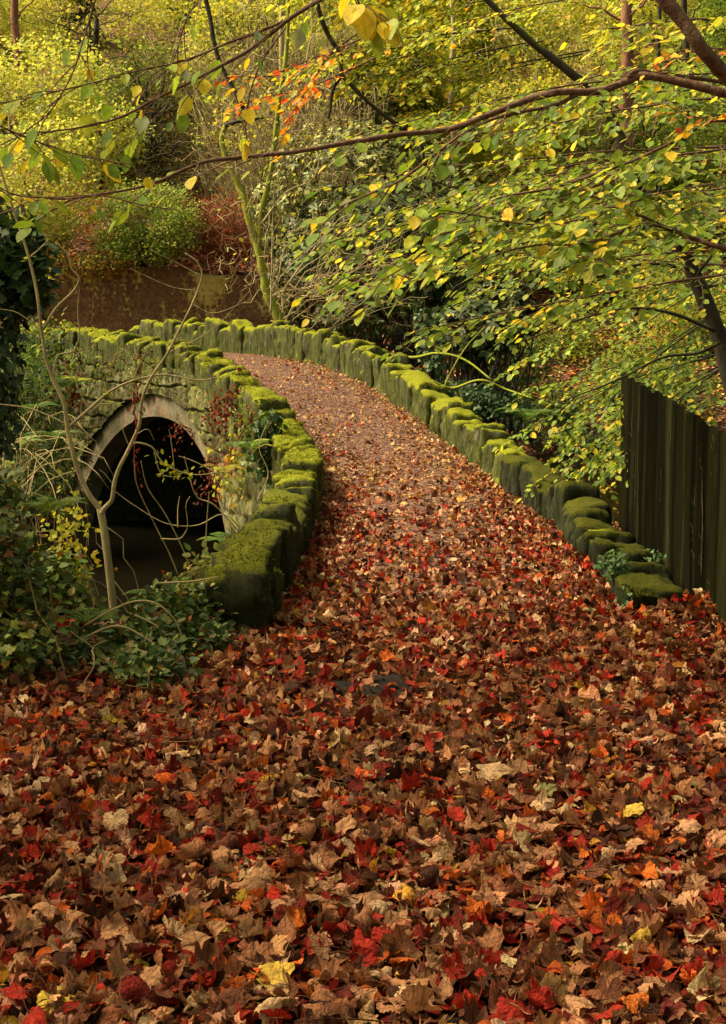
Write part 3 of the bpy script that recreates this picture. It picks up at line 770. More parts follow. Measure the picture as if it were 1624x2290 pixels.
# ------------------------------------------------------------------ leaf litter
PAL = [(.48, .235, .12, 15), (.6, .365, .2, 8), (.33, .14, .065, 17), (.18, .066, .032, 17), (.06, .022, .013, 16), (.64, .44, .26, 2.5),
       (.42, .034, .018, 8), (.22, .018, .012, 7), (.55, .11, .022, 5), (.11, .018, .014, 9), (.58, .32, .04, 1)]
MAP_HI = [tpl_maple(20 + k, True, [1.5, .9, 1.9, .6, 1.4, 1.2, 2.2, 1.0, 1.7, .7, 1.3, 2.0, 1.1, 1.6][k]) for k in range(14)]
MAP_LO = [tpl_maple(60 + k, False, [1.5, 1.0, 2.2, 1.2, 1.8, 2.8, 1.4, 2.4][k]) for k in range(8)]
BEE = [tpl_beech(80 + k, 1.1) for k in range(6)]

def litter_orient(k, tilt):
    th = rng.uniform(0, 2 * np.pi, k); d = np.stack([np.cos(th), np.sin(th), np.zeros(k)], 1)
    n = np.stack([rng.normal(0, tilt, k), rng.normal(0, tilt, k), np.ones(k)], 1)
    d = unit(d - unit(n) * (d * unit(n)).sum(1, keepdims=True)); return d, unit(n)

def scatter_front(acc, n, x0, x1, y0, y1, hi, zlayer, single=None):
    x = rng.uniform(-1, 1, n); D = np.sqrt(rng.uniform(y0 ** 2, y1 ** 2, n)); x = x * (.262 * D + .35)
    keep = (terrain(x, D) > -.55) & ~((np.hypot((x - .06) / .24, (D - 7.2) / .26) < 1) & (rng.random(n) < .62)) & ~((np.hypot((x + .62) / .16, (D - 5.05) / .16) < 1) & (rng.random(n) < .7)); x, D = x[keep], D[keep]; n = len(x)
    # thin out inside the first metre of path middle
    z = terrain(x, D) + zlayer(n) + .012
    typ = rng.random(n); pos = np.stack([x, D, z], 1); col = pick(PAL, n, .38)
    d, nr = litter_orient(n, .25)
    size = np.where(typ < .62, rng.uniform(.045, .115, n), rng.uniform(.04, .07, n))
    # oval leaves are the red and orange ones
    red = pick([(.44, .035, .018, 4), (.6, .13, .022, 3), (.24, .02, .012, 3), (.62, .36, .04, 1), (.4, .2, .09, 5), (.16, .06, .03, 3)], n, .3)
    col = np.where((typ < .62)[:, None], col, red)
    T = MAP_HI if hi else MAP_LO
    for k in range(len(T)):
        mk = (typ < .62) & (rng.integers(0, len(T), n) == k) if False else (typ < .62) & ((np.arange(n) % len(T)) == k)
        leaves(acc, T[k], pos[mk], d[mk], nr[mk], size[mk] * 1.15, col[mk], T[k][2])
    for k in range(len(BEE)):
        mk = (typ >= .62) & ((np.arange(n) % len(BEE)) == k)
        leaves(acc, BEE[k], pos[mk], d[mk], nr[mk], size[mk], col[mk], BEE[k][2] * [1, 1, 1] + [0, 9, 0])
    return pos


# the largest nearest leaves, each an object of its own
HERO = [  # colour name, colour, weight
 ('tan', (.54, .275, .14), 14), ('pale buff', (.66, .42, .23), 7), ('mid-brown', (.38, .16, .075), 15), ('dark brown', (.17, .06, .03), 9), ('crimson', (.42, .03, .016), 7),
 ('maroon', (.2, .02, .012), 6), ('orange', (.62, .15, .022), 6), ('yellow', (.72, .48, .08), 1), ('olive-green', (.26, .24, .09), .5)]
STATES = {.6: 'flat', .7: 'flat', .9: 'half-curled', 1.0: 'half-curled', 1.1: 'half-curled', 1.2: 'curled', 1.3: 'curled', 1.4: 'curled', 1.5: 'curled', 1.6: 'crumpled', 1.7: 'crumpled', 1.9: 'crushed', 2.0: 'crushed', 2.2: 'rolled-up'}
CURLS = [1.5, .9, 1.9, .6, 1.4, 1.2, 2.2, 1.0, 1.7, .7, 1.3, 2.0, 1.1, 1.6]
ROWS = [(2290, 2190, 'along the bottom edge'), (2190, 2080, 'near the bottom edge'), (2080, 1960, 'low in the leaves'), (1960, 1830, 'midway up the carpet'), (1830, 1500, 'high in the leaves')]
COLS = ['at the far left', 'at the left', 'left of centre', 'in the centre', 'right of centre', 'at the right', 'at the far right']
fixed = [(1095, 1745, 1, 9, .15), (605, 2188, 7, 3, .14), (465, 2200, 4, 13, .11), (125, 2232, 7, 9, .12), (1085, 1855, 2, 9, .16), (925, 1840, 1, 1, .13), (1160, 1740, 0, 4, .13), (240, 1935, 1, 8, .12), (570, 1990, 0, 2, .15), (820, 2010, 0, 7, .13), (1310, 1630, 0, 11, .12), (350, 2060, 6, 12, .1), (700, 1450, 0, 3, .13), (1020, 2140, 4, 12, .11), (650, 2040, 5, 1, .13), (1500, 1960, 0, 6, .14)]
hw = np.array([h[2] for h in HERO]); hw = hw / hw.sum(); taken = []; info = []
hr_ = np.random.default_rng(501); tries = 0
while len(taken) < 300 and tries < 20000:
    tries += 1
    if len(taken) < len(fixed):
        px, py, ci, ti, sz = fixed[len(taken)]
    else:
        px = hr_.uniform(15, 1609); py = hr_.uniform(1760, 2275); ci = hr_.choice(len(HERO), p=hw); ti = int(hr_.integers(0, 14)); sz = hr_.uniform(.075, .125)
    dD = EYE * F / 1.0; k = (py - CY) / F; ang = PITCH + math.atan(k); D = (EYE - .06) / math.tan(ang)
    x = (px - CX) / F * (D * math.cos(PITCH) + (EYE - .05) * math.sin(PITCH))
    if any((x - a) ** 2 + (D - b) ** 2 < (.045 + .25 * sz) ** 2 for a, b in taken): continue
    taken.append((x, D)); th = hr_.uniform(0, 2 * np.pi)
    d = np.array([[math.cos(th), math.sin(th), 0]]); n_ = unit(np.array([[hr_.normal(0, .3), hr_.normal(-.12, .3), 1]])); d = unit(d - n_ * (d * n_).sum())
    a = Acc(); col = np.array(HERO[ci][1]) * hr_.uniform(.65, .95)
    leaves(a, MAP_HI[ti], np.array([[0, 0, 0.]]), d, n_, [sz * 1.15], col[None], MAP_HI[ti][2])
    q_ = np.linspace(0, 1, 7)[:, None]; st_ = -d * sz * .22 - d * sz * q_ * .75 + np.array([[0, 0, .02]]) * np.sin(q_ * 3) + np.cross(d, n_) * sz * .3 * q_ ** 2 * hr_.choice([-1, 1])
    tube(a, st_, np.linspace(.0014, .001, 7), 4, (.3, .1, .05), 0)
    ob = a.build('fallen_leaf', M['maple']); ob.location = (x, D, float(terrain(np.array([x]), np.array([D]))[0]) + hr_.uniform(.05, .075))
    r_ = next((t for lo, hi_, t in ROWS if hi_ <= py <= lo), ROWS[-1][2]); c_ = COLS[min(6, int(px / 1624 * 7))]
    info.append((ob, f"{HERO[ci][0]} {STATES[CURLS[ti]]} maple leaf", r_, c_, px))
byk = {}
for t in info: byk.setdefault(t[1:4], []).append(t)
ORD = ['leftmost', 'second from left', 'third from left', 'fourth from left', 'fifth from left', 'sixth from left']
for (w0, r_, c_), L_ in byk.items():
    L_.sort(key=lambda t: t[4])
    for j, t in enumerate(L_):
        pre = '' if len(L_) == 1 else (('left of two, ' if j == 0 else 'right of two, ') if len(L_) == 2 else ORD[j] + ', ')
        tag(t[0], f"{pre}{w0} {r_}, {c_}", 'leaf', 'fallen leaves lying nearest on the ground')

PALP = [(.5, .3, .14, 12), (.36, .18, .09, 10), (.22, .1, .055, 9), (.1, .04, .025, 7), (.6, .42, .18, 6), (.34, .05, .025, 4), (.6, .16, .03, 3), (.66, .42, .08, 2)]
lay = lambda n: rng.uniform(0, .05, n)
litter = Acc()
for k in range(700):        # loose leaf stalks and twig bits among the leaves
    D = math.sqrt(rng.uniform(3.0 ** 2, 9.5 ** 2)); x = rng.uniform(-1, 1) * (.26 * D + .2); th = rng.uniform(0, 6.28); L = rng.uniform(.04, .12) if k > 60 else rng.uniform(.15, .4)
    if float(terrain(np.array([x]), np.array([D]))[0]) < -.05: continue
    q_ = np.linspace(-.5, .5, 6)[:, None]; pts = np.array([x, D, rng.uniform(.05, .085)]) + q_ * L * np.array([math.cos(th), math.sin(th), rng.uniform(-.2, .2)]) + (q_ ** 2) * L * .5 * np.array([-math.sin(th), math.cos(th), 0])
    tube(litter, pts, .0013 if k > 60 else .0025, 3, [(.3, .09, .04), (.16, .06, .03), (.45, .28, .12)][k % 3])
scatter_front(litter, 10500, 0, 0, 2.9, 6.2, True, lay)
scatter_front(litter, 13500, 0, 0, 6.2, 10.2, False, lay)
# on the bridge deck
def scatter_deck(acc, n, t0, t1, edge, smin, smax, zl, T, pal=None, fade=None):
    t = rng.uniform(t0, t1, n)
    if fade: t = t[rng.random(n) < np.exp(-(t / fade[0]) ** fade[1]) + fade[2]]; n = len(t)
    s_ = rng.random(n)
    e = np.where(rng.random(n) < edge, np.abs(rng.normal(0, .13, n)), rng.random(n))
    s_ = np.where(rng.random(n) < .5, e, 1 - e); s_ = np.clip(s_, .0, 1.0)
    pos = deck(t, s_); n = len(pos)
    heap = np.exp(-np.minimum(s_, 1 - s_) / .06) * .05
    pos[:, 2] += rng.uniform(.004, zl, n) + heap * rng.random(n)
    d, nr = litter_orient(n, .25); col = pick(pal or PAL, n, .3); cp = pick(PALP, n, .3); w3 = sm(.12, .45, t)[:, None] if not pal else 0; col = col * (1 - w3) + cp * w3; size = rng.uniform(smin, smax, n) * (1 - .25 * sm(.1, .6, t))
    for k in range(len(T)):
        mk = (np.arange(n) % len(T)) == k
        leaves(acc, T[k], pos[mk], d[mk], nr[mk], size[mk], col[mk], T[k][2] if len(T[k]) > 2 else None)
scatter_deck(litter, 24000, .0, .75, .45, .045, .115, .025, MAP_LO, fade=(.175, 1.7, .035))
scatter_deck(litter, 1500, .25, .78, .4, .05, .1, .02, MAP_LO, pal=[(.6, .38, .18, 6), (.5, .27, .12, 5), (.66, .48, .22, 3), (.5, .12, .05, 1.5), (.25, .1, .05, 3)])
scatter_deck(litter, 3000, .05, .75, .5, .02, .045, .01, [T_CHIP], pal=PALP)
o = litter.build('leaf_litter', M['maple'])
tag(o, 'thick carpet of red, tan and brown fallen leaves over the ground and path', 'leaf litter', kind='stuff')

# flat stones showing through the leaves
for x, y, L, W, lab in [(.06, 7.2, .36, .42, 'dark wet flat stone showing through the leaves in the middle of the path'), (-.62, 5.05, .34, .32, 'small dark flat stone showing through the leaves left of the middle')]:
    b_ = Acc(); stone_mesh(b_, np.array([x, y, -.082]), np.array([.96, .28, 0]), np.array([-.28, .96, 0]), L, W, .095, int(x * 10) + 40, fuzz=0)
    tag(b_.build('paving_stone', M['slab']), lab, 'stone', 'flat stones in the path')

# litter around the parapet ends, the banks and far hillside
lit2 = Acc()
def scatter_ground(acc, n, xr, yr, smin, smax, T, cond=None, pal=PAL, zl=.03, tilt=.3):
    x = rng.uniform(*xr, n); y = rng.uniform(*yr, n); z = terrain(x, y); k = z > WATER + .02
    if cond is not None: k &= cond(x, y)
    x, y, z = x[k], y[k], z[k]; n = len(x)
    pos = np.stack([x, y, z + rng.uniform(.005, zl, n)], 1); d, nr = litter_orient(n, tilt); col = pick(pal, n, .2); size = rng.uniform(smin, smax, n)
    for k in range(len(T)):
        mk = (np.arange(n) % len(T)) == k
        leaves(acc, T[k], pos[mk], d[mk], nr[mk], size[mk], col[mk])
PALB = [(.5, .27, .1, 14), (.6, .4, .15, 10), (.35, .15, .06, 12), (.62, .2, .05, 9), (.2, .08, .04, 8), (.68, .5, .12, 6), (.4, .06, .025, 6)]
scatter_ground(lit2, 4200, (1.8, 2.9), (9.8, 14.3), .07, .13, MAP_LO, zl=.06)
scatter_ground(lit2, 26000, (-1, 20), (33, 58), .09, .17, [T_CHIP], pal=PALB)
scatter_ground(lit2, 22000, (0, 30), (56, 85), .14, .26, [T_CHIP], pal=PALB)
scatter_ground(lit2, 9000, (-16, -1), (47, 60), .1, .18, [T_CHIP], pal=[(.4, .13, .05, 5), (.5, .2, .07, 4), (.25, .07, .03, 5), (.55, .3, .1, 2)])
scatter_ground(lit2, 6000, (-9, 0), (24, 40), .08, .14, [T_CHIP], pal=PALB)
k = 420; x = rng.uniform(2.2, 8, k); y = rng.uniform(19, 46, k); x = np.where(rng.random(k) < .12, rng.uniform(-6, -1.6, k), x); y = np.where(x < 0, rng.uniform(15, 22, k), y)
kk = terrain(x, y) < WATER; x, y = x[kk], y[kk]; k = len(x); d, nr = litter_orient(k, .05)
leaves(lit2, MAP_LO[1], np.stack([x, y, np.full(k, WATER + .012)], 1), d, nr, rng.uniform(.08, .14, k), pick(PALB, k, .25))
o = lit2.build('bank_leaf_litter', M['litter'])
tag(o, 'fallen leaves scattered over the stream banks and the wooded slope', 'leaf litter', kind='stuff')

# ------------------------------------------------------------------ vegetation builders
YG = [(.42, .42, .05, 6), (.3, .36, .04, 6), (.2, .28, .035, 5), (.55, .48, .05, 4), (.12, .2, .03, 3), (.6, .4, .03, 1)]
PALEY = [(.5, .5, .12, 6), (.4, .45, .1, 6), (.6, .55, .1, 3), (.25, .33, .07, 3)]
GREEN = [(.12, .2, .035, 6), (.18, .26, .04, 5), (.08, .14, .03, 4), (.28, .32, .04, 2), (.45, .42, .04, 1)]
DARK = [(.02, .04, .015, 5), (.035, .06, .02, 5), (.05, .085, .03, 3), (.015, .025, .012, 3)]
RHODO = [(.035, .055, .018, 6), (.055, .08, .025, 6), (.09, .12, .035, 4), (.02, .03, .01, 3), (.18, .18, .05, 2)]
GREYG = [(.26, .27, .075, 5), (.17, .19, .05, 5), (.36, .34, .1, 3), (.1, .12, .03, 3)]
ORANGE = [(.65, .2, .02, 5), (.7, .42, .03, 4), (.55, .08, .02, 2), (.72, .5, .06, 2)]
RUST = [(.3, .08, .03, 5), (.4, .13, .05, 4), (.2, .04, .02, 4)]
IVY = [(.02, .05, .015, 5), (.04, .085, .025, 5), (.07, .12, .04, 3), (.1, .14, .07, 1)]

def in_ell(k, c, r, shell=.35, rr=None):
    rr = rr or rng
    d = rdir(k, r=rr); q = rr.uniform(shell ** 3, 1, (k, 1)) ** (1 / 3)
    return np.asarray(c) + d * q * np.asarray(r)

def sprays(acc, centers, per, rad_, size, pal, tpl=T_OVAL, flat=.35, tilt=.45, droop=-.25, jit=.3, keep=.0, zs=None, hue=.22):
    """groups of leaves lying in loose sprays around each centre"""
    c = np.asarray(centers)
    if keep > -1: c = c[vn(c * .9, 41) > -1 + keep]
    k = len(c)
    if k == 0: return
    nrm = unit(np.stack([rng.normal(0, tilt, k), rng.normal(-.15, tilt, k), np.ones(k)], 1))
    base = pick(pal, k, hue)
    N_ = k * per; cc = np.repeat(c, per, 0); nn = np.repeat(nrm, per, 0)
    off = rng.normal(size=(N_, 3)) * rad_ * .6; off = off - nn * (off * nn).sum(1, keepdims=True) * (1 - flat)
    pos = cc + off
    d = unit(off + rng.normal(0, rad_ * .5, (N_, 3)) + [0, 0, droop * rad_])
    n2 = unit(nn + rng.normal(0, jit, (N_, 3)))
    own = pick(pal, N_, .25); col = np.repeat(base, per, 0) * .6 + own * .4
    leaves(acc, tpl, pos, d, n2, rng.uniform(.7, 1.25, N_) * size, col)

def blob(c_px, r_px, dr):
    """ellipsoid from picture units at its depth: returns centre and radii in metres"""
    x, y, D = c_px; return P(x, y, D), np.array([r_px[0] * D / F, dr, r_px[1] * D / F])

def limb(acc, a, b, r0, r1, n=8, sag=.0, wob=.12, sides=5, seed=0, bump_=.1):
    a, b = np.asarray(a, float), np.asarray(b, float); r = np.random.default_rng(seed)
    L = np.linalg.norm(b - a); t = np.linspace(0, 1, n)[:, None]
    p = a + (b - a) * t + np.sin(np.pi * t) * np.array([0, 0, sag * L])
    w_ = np.cumsum(r.normal(0, 1, (n, 3)), 0) * wob * L / n; w_ -= t * w_[-1]
    p = p + w_; tube(acc, p, np.linspace(r0, r1, n), sides, bump=bump_, seed=seed); return p

def bush(name, label, cat, blobs, nsp, per, srad, size, pal, tpl, mat, base=None, group=None, trunk='twig', stems=14, keep=.35, stem_r=.03, shell=.35, part='foliage', **kw):
    """blobs: list of (centre, radii) in metres. A rooted bush or tree: stems + foliage"""
    c0, r0 = blobs[0]
    if base is None: base = np.array([c0[0], c0[1], float(terrain(np.array([c0[0]]), np.array([c0[1]]))[0])])
    o = empty(name, base, label, cat, group)
    a = Acc(); vol = np.array([r_[0] * r_[1] * r_[2] for _, r_ in blobs]) ** (2 / 3); vol = vol / vol.sum()
    s_ = Acc(); hub = base + np.array([0, 0, .25]) ; big = stem_r > .08
    if big:
        top = blobs[0][0] + [0, 0, blobs[0][1][2] * .5]
        tp = limb(s_, base - [0, 0, .3], top, stem_r, stem_r * .25, 12, wob=.18, sides=8, seed=int(abs(c0[0]) * 31) % 999)
    for j, ((c, r_), f) in enumerate(zip(blobs, vol)):
        k = max(8, int(nsp * f)); cen = in_ell(k, c, r_, shell)
        sprays(a, cen, per, srad, size, pal, tpl, keep=keep, **kw)
        for q in range(max(2, int(stems * f))):
            e_ = cen[rng.integers(0, len(cen))]
            st = tp[rng.integers(3, 9)] if big else base + rng.normal(0, .15, 3) * [1, 1, 0] - [0, 0, .1]
            limb(s_, st, e_, stem_r * (.4 if big else 1), stem_r * .15, 8, .05, .25, 4, seed=q + j * 50)
    s_.build('trunk' if big else 'stems', M[trunk], o); a.build(part, M[mat], o)
    return o

def twigs(acc, n, c, r, L, r0, updir=(0, 0, 1), wob=.5, col=(1, 1, 1), sides=3, spread=.5):
    for k in range(n):
        a = np.asarray(c) + rng.uniform(-1, 1, 3) * r
        d = unit(np.asarray(updir) + rng.normal(0, spread, 3)); l = L * rng.uniform(.5, 1.2)
        limb(acc, a, a + d * l, r0 * rng.uniform(.6, 1.2), r0 * .3, 7, rng.uniform(-.1, .15), wob, sides, seed=int(rng.integers(1e6)), bump_=0)

def spray_bough(parent, pts, r0, r1, ntw, tl, lsize, pal, mat='leaf', bark='bark_beech', gap=.04, tpl=T_ELM, start=.15, droop=.25, name='bough', side=None, sub=True, n=40, dens=1.0, spread=.9, leafy_axis=True, tw_r=.0035, label=None):
    """a main bough, side twigs in a loose plane and alternate leaves; pts world coords"""
    p = spline(pts, n); a = Acc(); tube(a, p + .006 * fbm(p * 6, 3, 2)[:, None], np.linspace(r0, r1, n) * (1 + .08 * vn(p * 9, 4)), 7 if r0 > .012 else 5, bump=.06)
    lv_p, lv_d, lv_n = [], [], []
    T = unit(np.gradient(p, axis=0)); L = np.linalg.norm(np.diff(p, axis=0), axis=1).sum()
    def dress(q, sgn0):
        t = unit(np.gradient(q, axis=0)); ln = np.linalg.norm(np.diff(q, axis=0), axis=1).sum(); m = max(2, int(ln / gap)); sg = sgn0
        for j in range(m):
            f = (j + .7) / m * (len(q) - 1); i = min(int(f), len(q) - 2); fr_ = f - i
            if rng.random() > dens: continue
            pos = q[i] * (1 - fr_) + q[i + 1] * fr_; tt = t[i]; sg = -sg
            sd = unit(np.cross(tt, [0, 0, 1])) * sg
            lv_p.append(pos); lv_d.append(tt * .75 + sd * .8 + np.array([0, 0, -droop]) + rng.normal(0, .22, 3)); lv_n.append(np.array([0, 0, 1.]) + rng.normal(0, .38, 3))
        lv_p.append(q[-1]); lv_d.append(t[-1] + np.array([0, 0, -droop])); lv_n.append(np.array([0, 0, 1.]) + rng.normal(0, .3, 3))
    for k in range(ntw):
        f = start + (1 - start) * (k + rng.random()) / ntw; i = min(int(f * (n - 1)), n - 2)
        sg = (1 if k % 2 else -1) if side is None else side
        sd = unit(np.cross(T[i], [0, 0, 1])) * sg
        d = unit(T[i] * 1.0 + sd * spread * rng.uniform(.5, 1.2) + np.array([0, 0, rng.uniform(-.25, .12)]))
        l = tl * rng.uniform(.45, 1.15) * (1 - .45 * f); m = 8
        t_ = np.linspace(0, 1, m)[:, None]; q = p[i] + d * l * t_ + np.array([0, 0, -1]) * (l * .22 * t_ ** 2) + T[i] * l * .15 * t_ ** 2
        q[1:] += np.cumsum(rng.normal(0, .012 * l, (m - 1, 3)), 0)
        tube(a, q, np.linspace(min(tw_r * 1.4, r0), tw_r * .5, m), 3); dress(q, 1)
        for j in range(rng.integers(0, 3) if l > .35 else 0):
            i2 = rng.integers(2, 6); sd2 = unit(np.cross(d, [0, 0, 1])) * rng.choice([-1, 1]); d2 = unit(d + sd2 * .9 + [0, 0, -.1]); l2 = l * .5
            q2 = q[i2] + d2 * l2 * t_ + np.array([0, 0, -1]) * (l2 * .2 * t_ ** 2); tube(a, q2, np.linspace(tw_r * .8, tw_r * .4, m), 3); dress(q2, 1)
    if leafy_axis: dress(p[int(n * .55):], 1)
    ob = a.build(name, M[bark], parent)
    if label: ob['label'] = label
    if lv_p:
        k = len(lv_p); b = Acc(); nv = np.array(lv_n); dv = np.array(lv_d)
        leaves(b, tpl, np.array(lv_p), dv, nv, lsize * rng.uniform(.55, 1.2, k), pick(pal, k, .2))
        lo = b.build('leaves', M[mat], ob if sub else parent)
    return ob

ELM = [(.15, .24, .03, 9), (.23, .31, .035, 7), (.08, .14, .025, 6), (.38, .42, .05, 4), (.66, .52, .05, 2.6), (.24, .28, .1, 1.5)]
ELMY = [(.3, .36, .04, 8), (.42, .44, .05, 6), (.2, .28, .04, 4), (.62, .52, .05, 4), (.65, .36, .03, 1)]

# ------------------------------------------------------------------ far woodland on the slope
GT = 'woodland trees on the slope behind the bridge'
far = [  # x, y, D, rx, ry, palette, label
 (-40, 130, 66, 190, 230, PALEY, 'pale yellow-green tree filling the top left corner above the wall'),
 (200, 60, 78, 200, 200, PALEY, 'light yellow tree behind the dark yew at the top left'),
 (420, 20, 84, 170, 160, YG, 'yellow-green tree high on the slope above the dark yew'),
 (610, 90, 80, 150, 200, YG, 'olive-yellow tree behind the mossy forked trunk'),
 (800, 40, 72, 170, 190, YG, 'bright yellow-green tree above the crown of the rhododendron'),
 (980, 110, 66, 160, 210, YG, 'bright yellow-green tree in the middle of the slope'),
 (1160, 30, 78, 170, 200, YG, 'yellow-green tree left of the reddish pine trunk'),
 (1330, 110, 88, 150, 190, PALEY, 'thin yellow tree beside the reddish pine trunk'),
 (1500, 20, 82, 180, 170, YG, 'golden-green tree at the top right behind the thick bough'),
 (1650, 170, 72, 160, 230, GREEN, 'green tree at the right edge high on the slope'),
 (1120, 330, 62, 190, 150, YG, 'low yellow-green tree behind the leafy boughs'),
 (1440, 330, 66, 170, 150, GREEN, 'dark green tree on the slope behind the leaning trunk'),
 (780, 250, 60, 160, 130, GREYG, 'grey-green tree just above the rhododendron'),
 (520, 150, 60, 110, 130, YG, 'thin olive-yellow tree among the straw-coloured stems'),
 (700, 190, 64, 110, 120, YG, 'small bright yellow-green tree left of the crooked oak limbs'),
 (880, 200, 60, 130, 110, YG, 'leafy yellow-green tree over the far side of the rhododendron'),
 (300, 270, 58, 170, 130, GREEN, 'mid-green tree over the hollow behind the wall')]
for x, y, D, rx, ry, pal, lab in far:
    c, r = blob((x, y, D), (rx, ry), rx * D / F * .8)
    bl = [(c, r)] + [(c + rdir(1)[0] * r * .8, r * rng.uniform(.4, .6)) for _ in range(4)]
    bush('broadleaf_tree', lab, 'tree', bl, 1500, 12, .5, .2, pal, T_RHOMB, 'leaf_far', group=GT, trunk='bark_dark', stems=26, stem_r=.16, keep=.3, shell=.15)

# big reddish trunk at the top right, other bare trunks on the slope
GB = 'bare trunks on the slope'
for x, y0, y1, D, r, mt_, lab in [
 (1400, 360, -60, 60, .34, 'bark_red', 'thick reddish-brown pine trunk at the top right of the slope'),
 (632, 500, -60, 52, .13, 'bark_pale', 'tall thin pale trunk behind the mossy forked tree'),
 (1530, 330, -60, 66, .2, 'bark_dark', 'dark slender trunk to the right of the reddish pine'),
 (1475, 300, -60, 70, .13, 'bark_dark', 'thin dark trunk next to the reddish pine'),
 (700, 330, -60, 60, .1, 'bark_pale', 'slim pale trunk above the rhododendron'),
 (1010, 420, -60, 58, .12, 'bark_pale', 'slim grey trunk in the yellow-green trees at the centre'),
 (40, 400, -60, 56, .2, 'bark_red', 'brown trunk at the left edge above the wall'),
 (215, 420, 40, 56, .16, 'bark_dark', 'dark trunk in the shade behind the pale bushes')]:
    a0, a1 = P(x + 6, y0, D), P(x, y1, D); gz = float(terrain(a0[:1], a0[1:2])[0]); a0[2] = gz - .3
    o = empty('bare_tree', a0, lab, 'tree', GB); a = Acc()
    pts = limb(a, a0, a1, r, r * .6, 16, 0, .08, 10, seed=int(x)); 
    for k in range(14):
        q = pts[rng.integers(5, 16)]; d = unit(np.array([rng.choice([-1, 1]) * rng.uniform(.5, 1), rng.uniform(-.6, .3), rng.uniform(-.1, .8)])); e_ = q + d * rng.uniform(1, 3)
        limb(a, q, e_, r * .2, .012, 8, .1, .3, 4, seed=k)
        twigs(a, 5, e_, .01, 1.2, .014, d, .5)
    a.build('trunk', M[mt_], o)

# dark yew and pale bushes above the wall
def B(x, y, D, rx, ry, dr): return blob((x, y, D), (rx, ry), dr)
bush('yew_tree', 'dark brownish-green yew in the shade above the retaining wall', 'tree', [B(330, 260, 53, 150, 150, 2.2), B(400, 370, 51, 90, 90, 1.5)], 420, 14, .5, .17, [(.05, .055, .012, 5), (.09, .08, .02, 4), (.03, .035, .012, 4), (.2, .1, .03, 1)], T_LANCE, 'leaf_far', trunk='bark_dark', stem_r=.15, stems=60, keep=.5)
bush('light_green_bush', 'pale yellow-green bush hanging over the left end of the retaining wall', 'bush', [B(110, 400, 47.5, 170, 130, 1.8), B(190, 300, 49, 150, 90, 1.6), B(60, 510, 47, 110, 60, 1.0), B(80, 200, 50, 190, 110, 1.8)], 1700, 11, .34, .125, PALEY + [(.2, .28, .06, 6)], T_OVAL, 'leaf_far', trunk='twig', stems=40, stem_r=.035, keep=.5)
bush('green_privet_bush', 'rounded small-leaved green bush spilling over the middle of the retaining wall', 'bush', [B(330, 480, 46.8, 120, 75, 1.1), B(400, 520, 46.4, 60, 55, .7), B(270, 540, 46.6, 60, 40, .7)], 700, 14, .26, .085, [(.2, .3, .06, 5), (.3, .38, .09, 5), (.12, .2, .04, 5), (.42, .42, .1, 2)], T_OVAL, 'leaf_far', trunk='bark_dark', stems=30, stem_r=.03, keep=.45, base=np.array([-6.8, 47.9, 4.1]))
o = empty('bare_red_bush', P(500, 590, 46.5), 'rust-red leafless bush beside the green bush on the wall', 'bush')
a = Acc(); twigs(a, 420, P(500, 560, 46.8), np.array([.9, .6, .5]), 1.5, .014, (0, -.1, 1), .5, spread=.75); a.build('stems', M['twig_red'], o)
a = Acc(); sprays(a, in_ell(160, P(495, 510, 46.8), np.array([1.0, .7, 1.1]), .1), 7, .25, .07, RUST, T_OVAL, keep=.2); a.build('foliage', M['leaf_far'], o)

# pale tangled thicket in the centre
GQ = 'pale twiggy thickets'
for x, y, D, rx, n_, lab in [(560, 330, 50, 100, 170, 'tangle of pale bare stems behind the mossy forked tree'), (700, 330, 50, 110, 200, 'tangle of pale bare stems above the rhododendron'), (470, 200, 56, 120, 200, 'tangle of straw-coloured stems above the dark yew'), (640, 120, 58, 150, 260, 'high tangle of straw-coloured stems at the top centre'), (1250, 160, 62, 150, 160, 'thin pale stems in front of the reddish pine trunk')]:
    c = P(x, y, D); g = float(terrain(c[:1], c[1:2])[0]); o = empty('twiggy_thicket', (c[0], c[1], g), lab, 'bare bush', GQ)
    a = Acc(); h = max(2.5, c[2] - g + 1.5); rx_ = rx * D / F
    for k in range(n_):
        st = np.array([c[0] + rng.uniform(-1, 1) * rx_ * .7, c[1] + rng.uniform(-1, 1), g - .1]); e_ = np.array([c[0] + rng.uniform(-1, 1) * rx_ * 1.3, c[1] + rng.uniform(-1.5, 1.5), g + h * rng.uniform(.45, 1.15)])
        pts = limb(a, st, e_, .022, .008, 9, 0, .35, 3, seed=int(rng.integers(1e6)), bump_=0)
        for j in range(3):
            q = pts[rng.integers(3, 9)]; twigs(a, 1, q, .05, 1.2, .01, unit(e_ - st) + [rng.uniform(-1, 1), 0, 0], .5)
    a.build('stems', M['twig'], o)
    a = Acc(); sprays(a, in_ell(110, c, np.array([rx_ * 1.2, 1.6, h * .45]), .1), 6, .4, .13, YG, T_OVAL, keep=.3); a.build('foliage', M['leaf_far'], o)

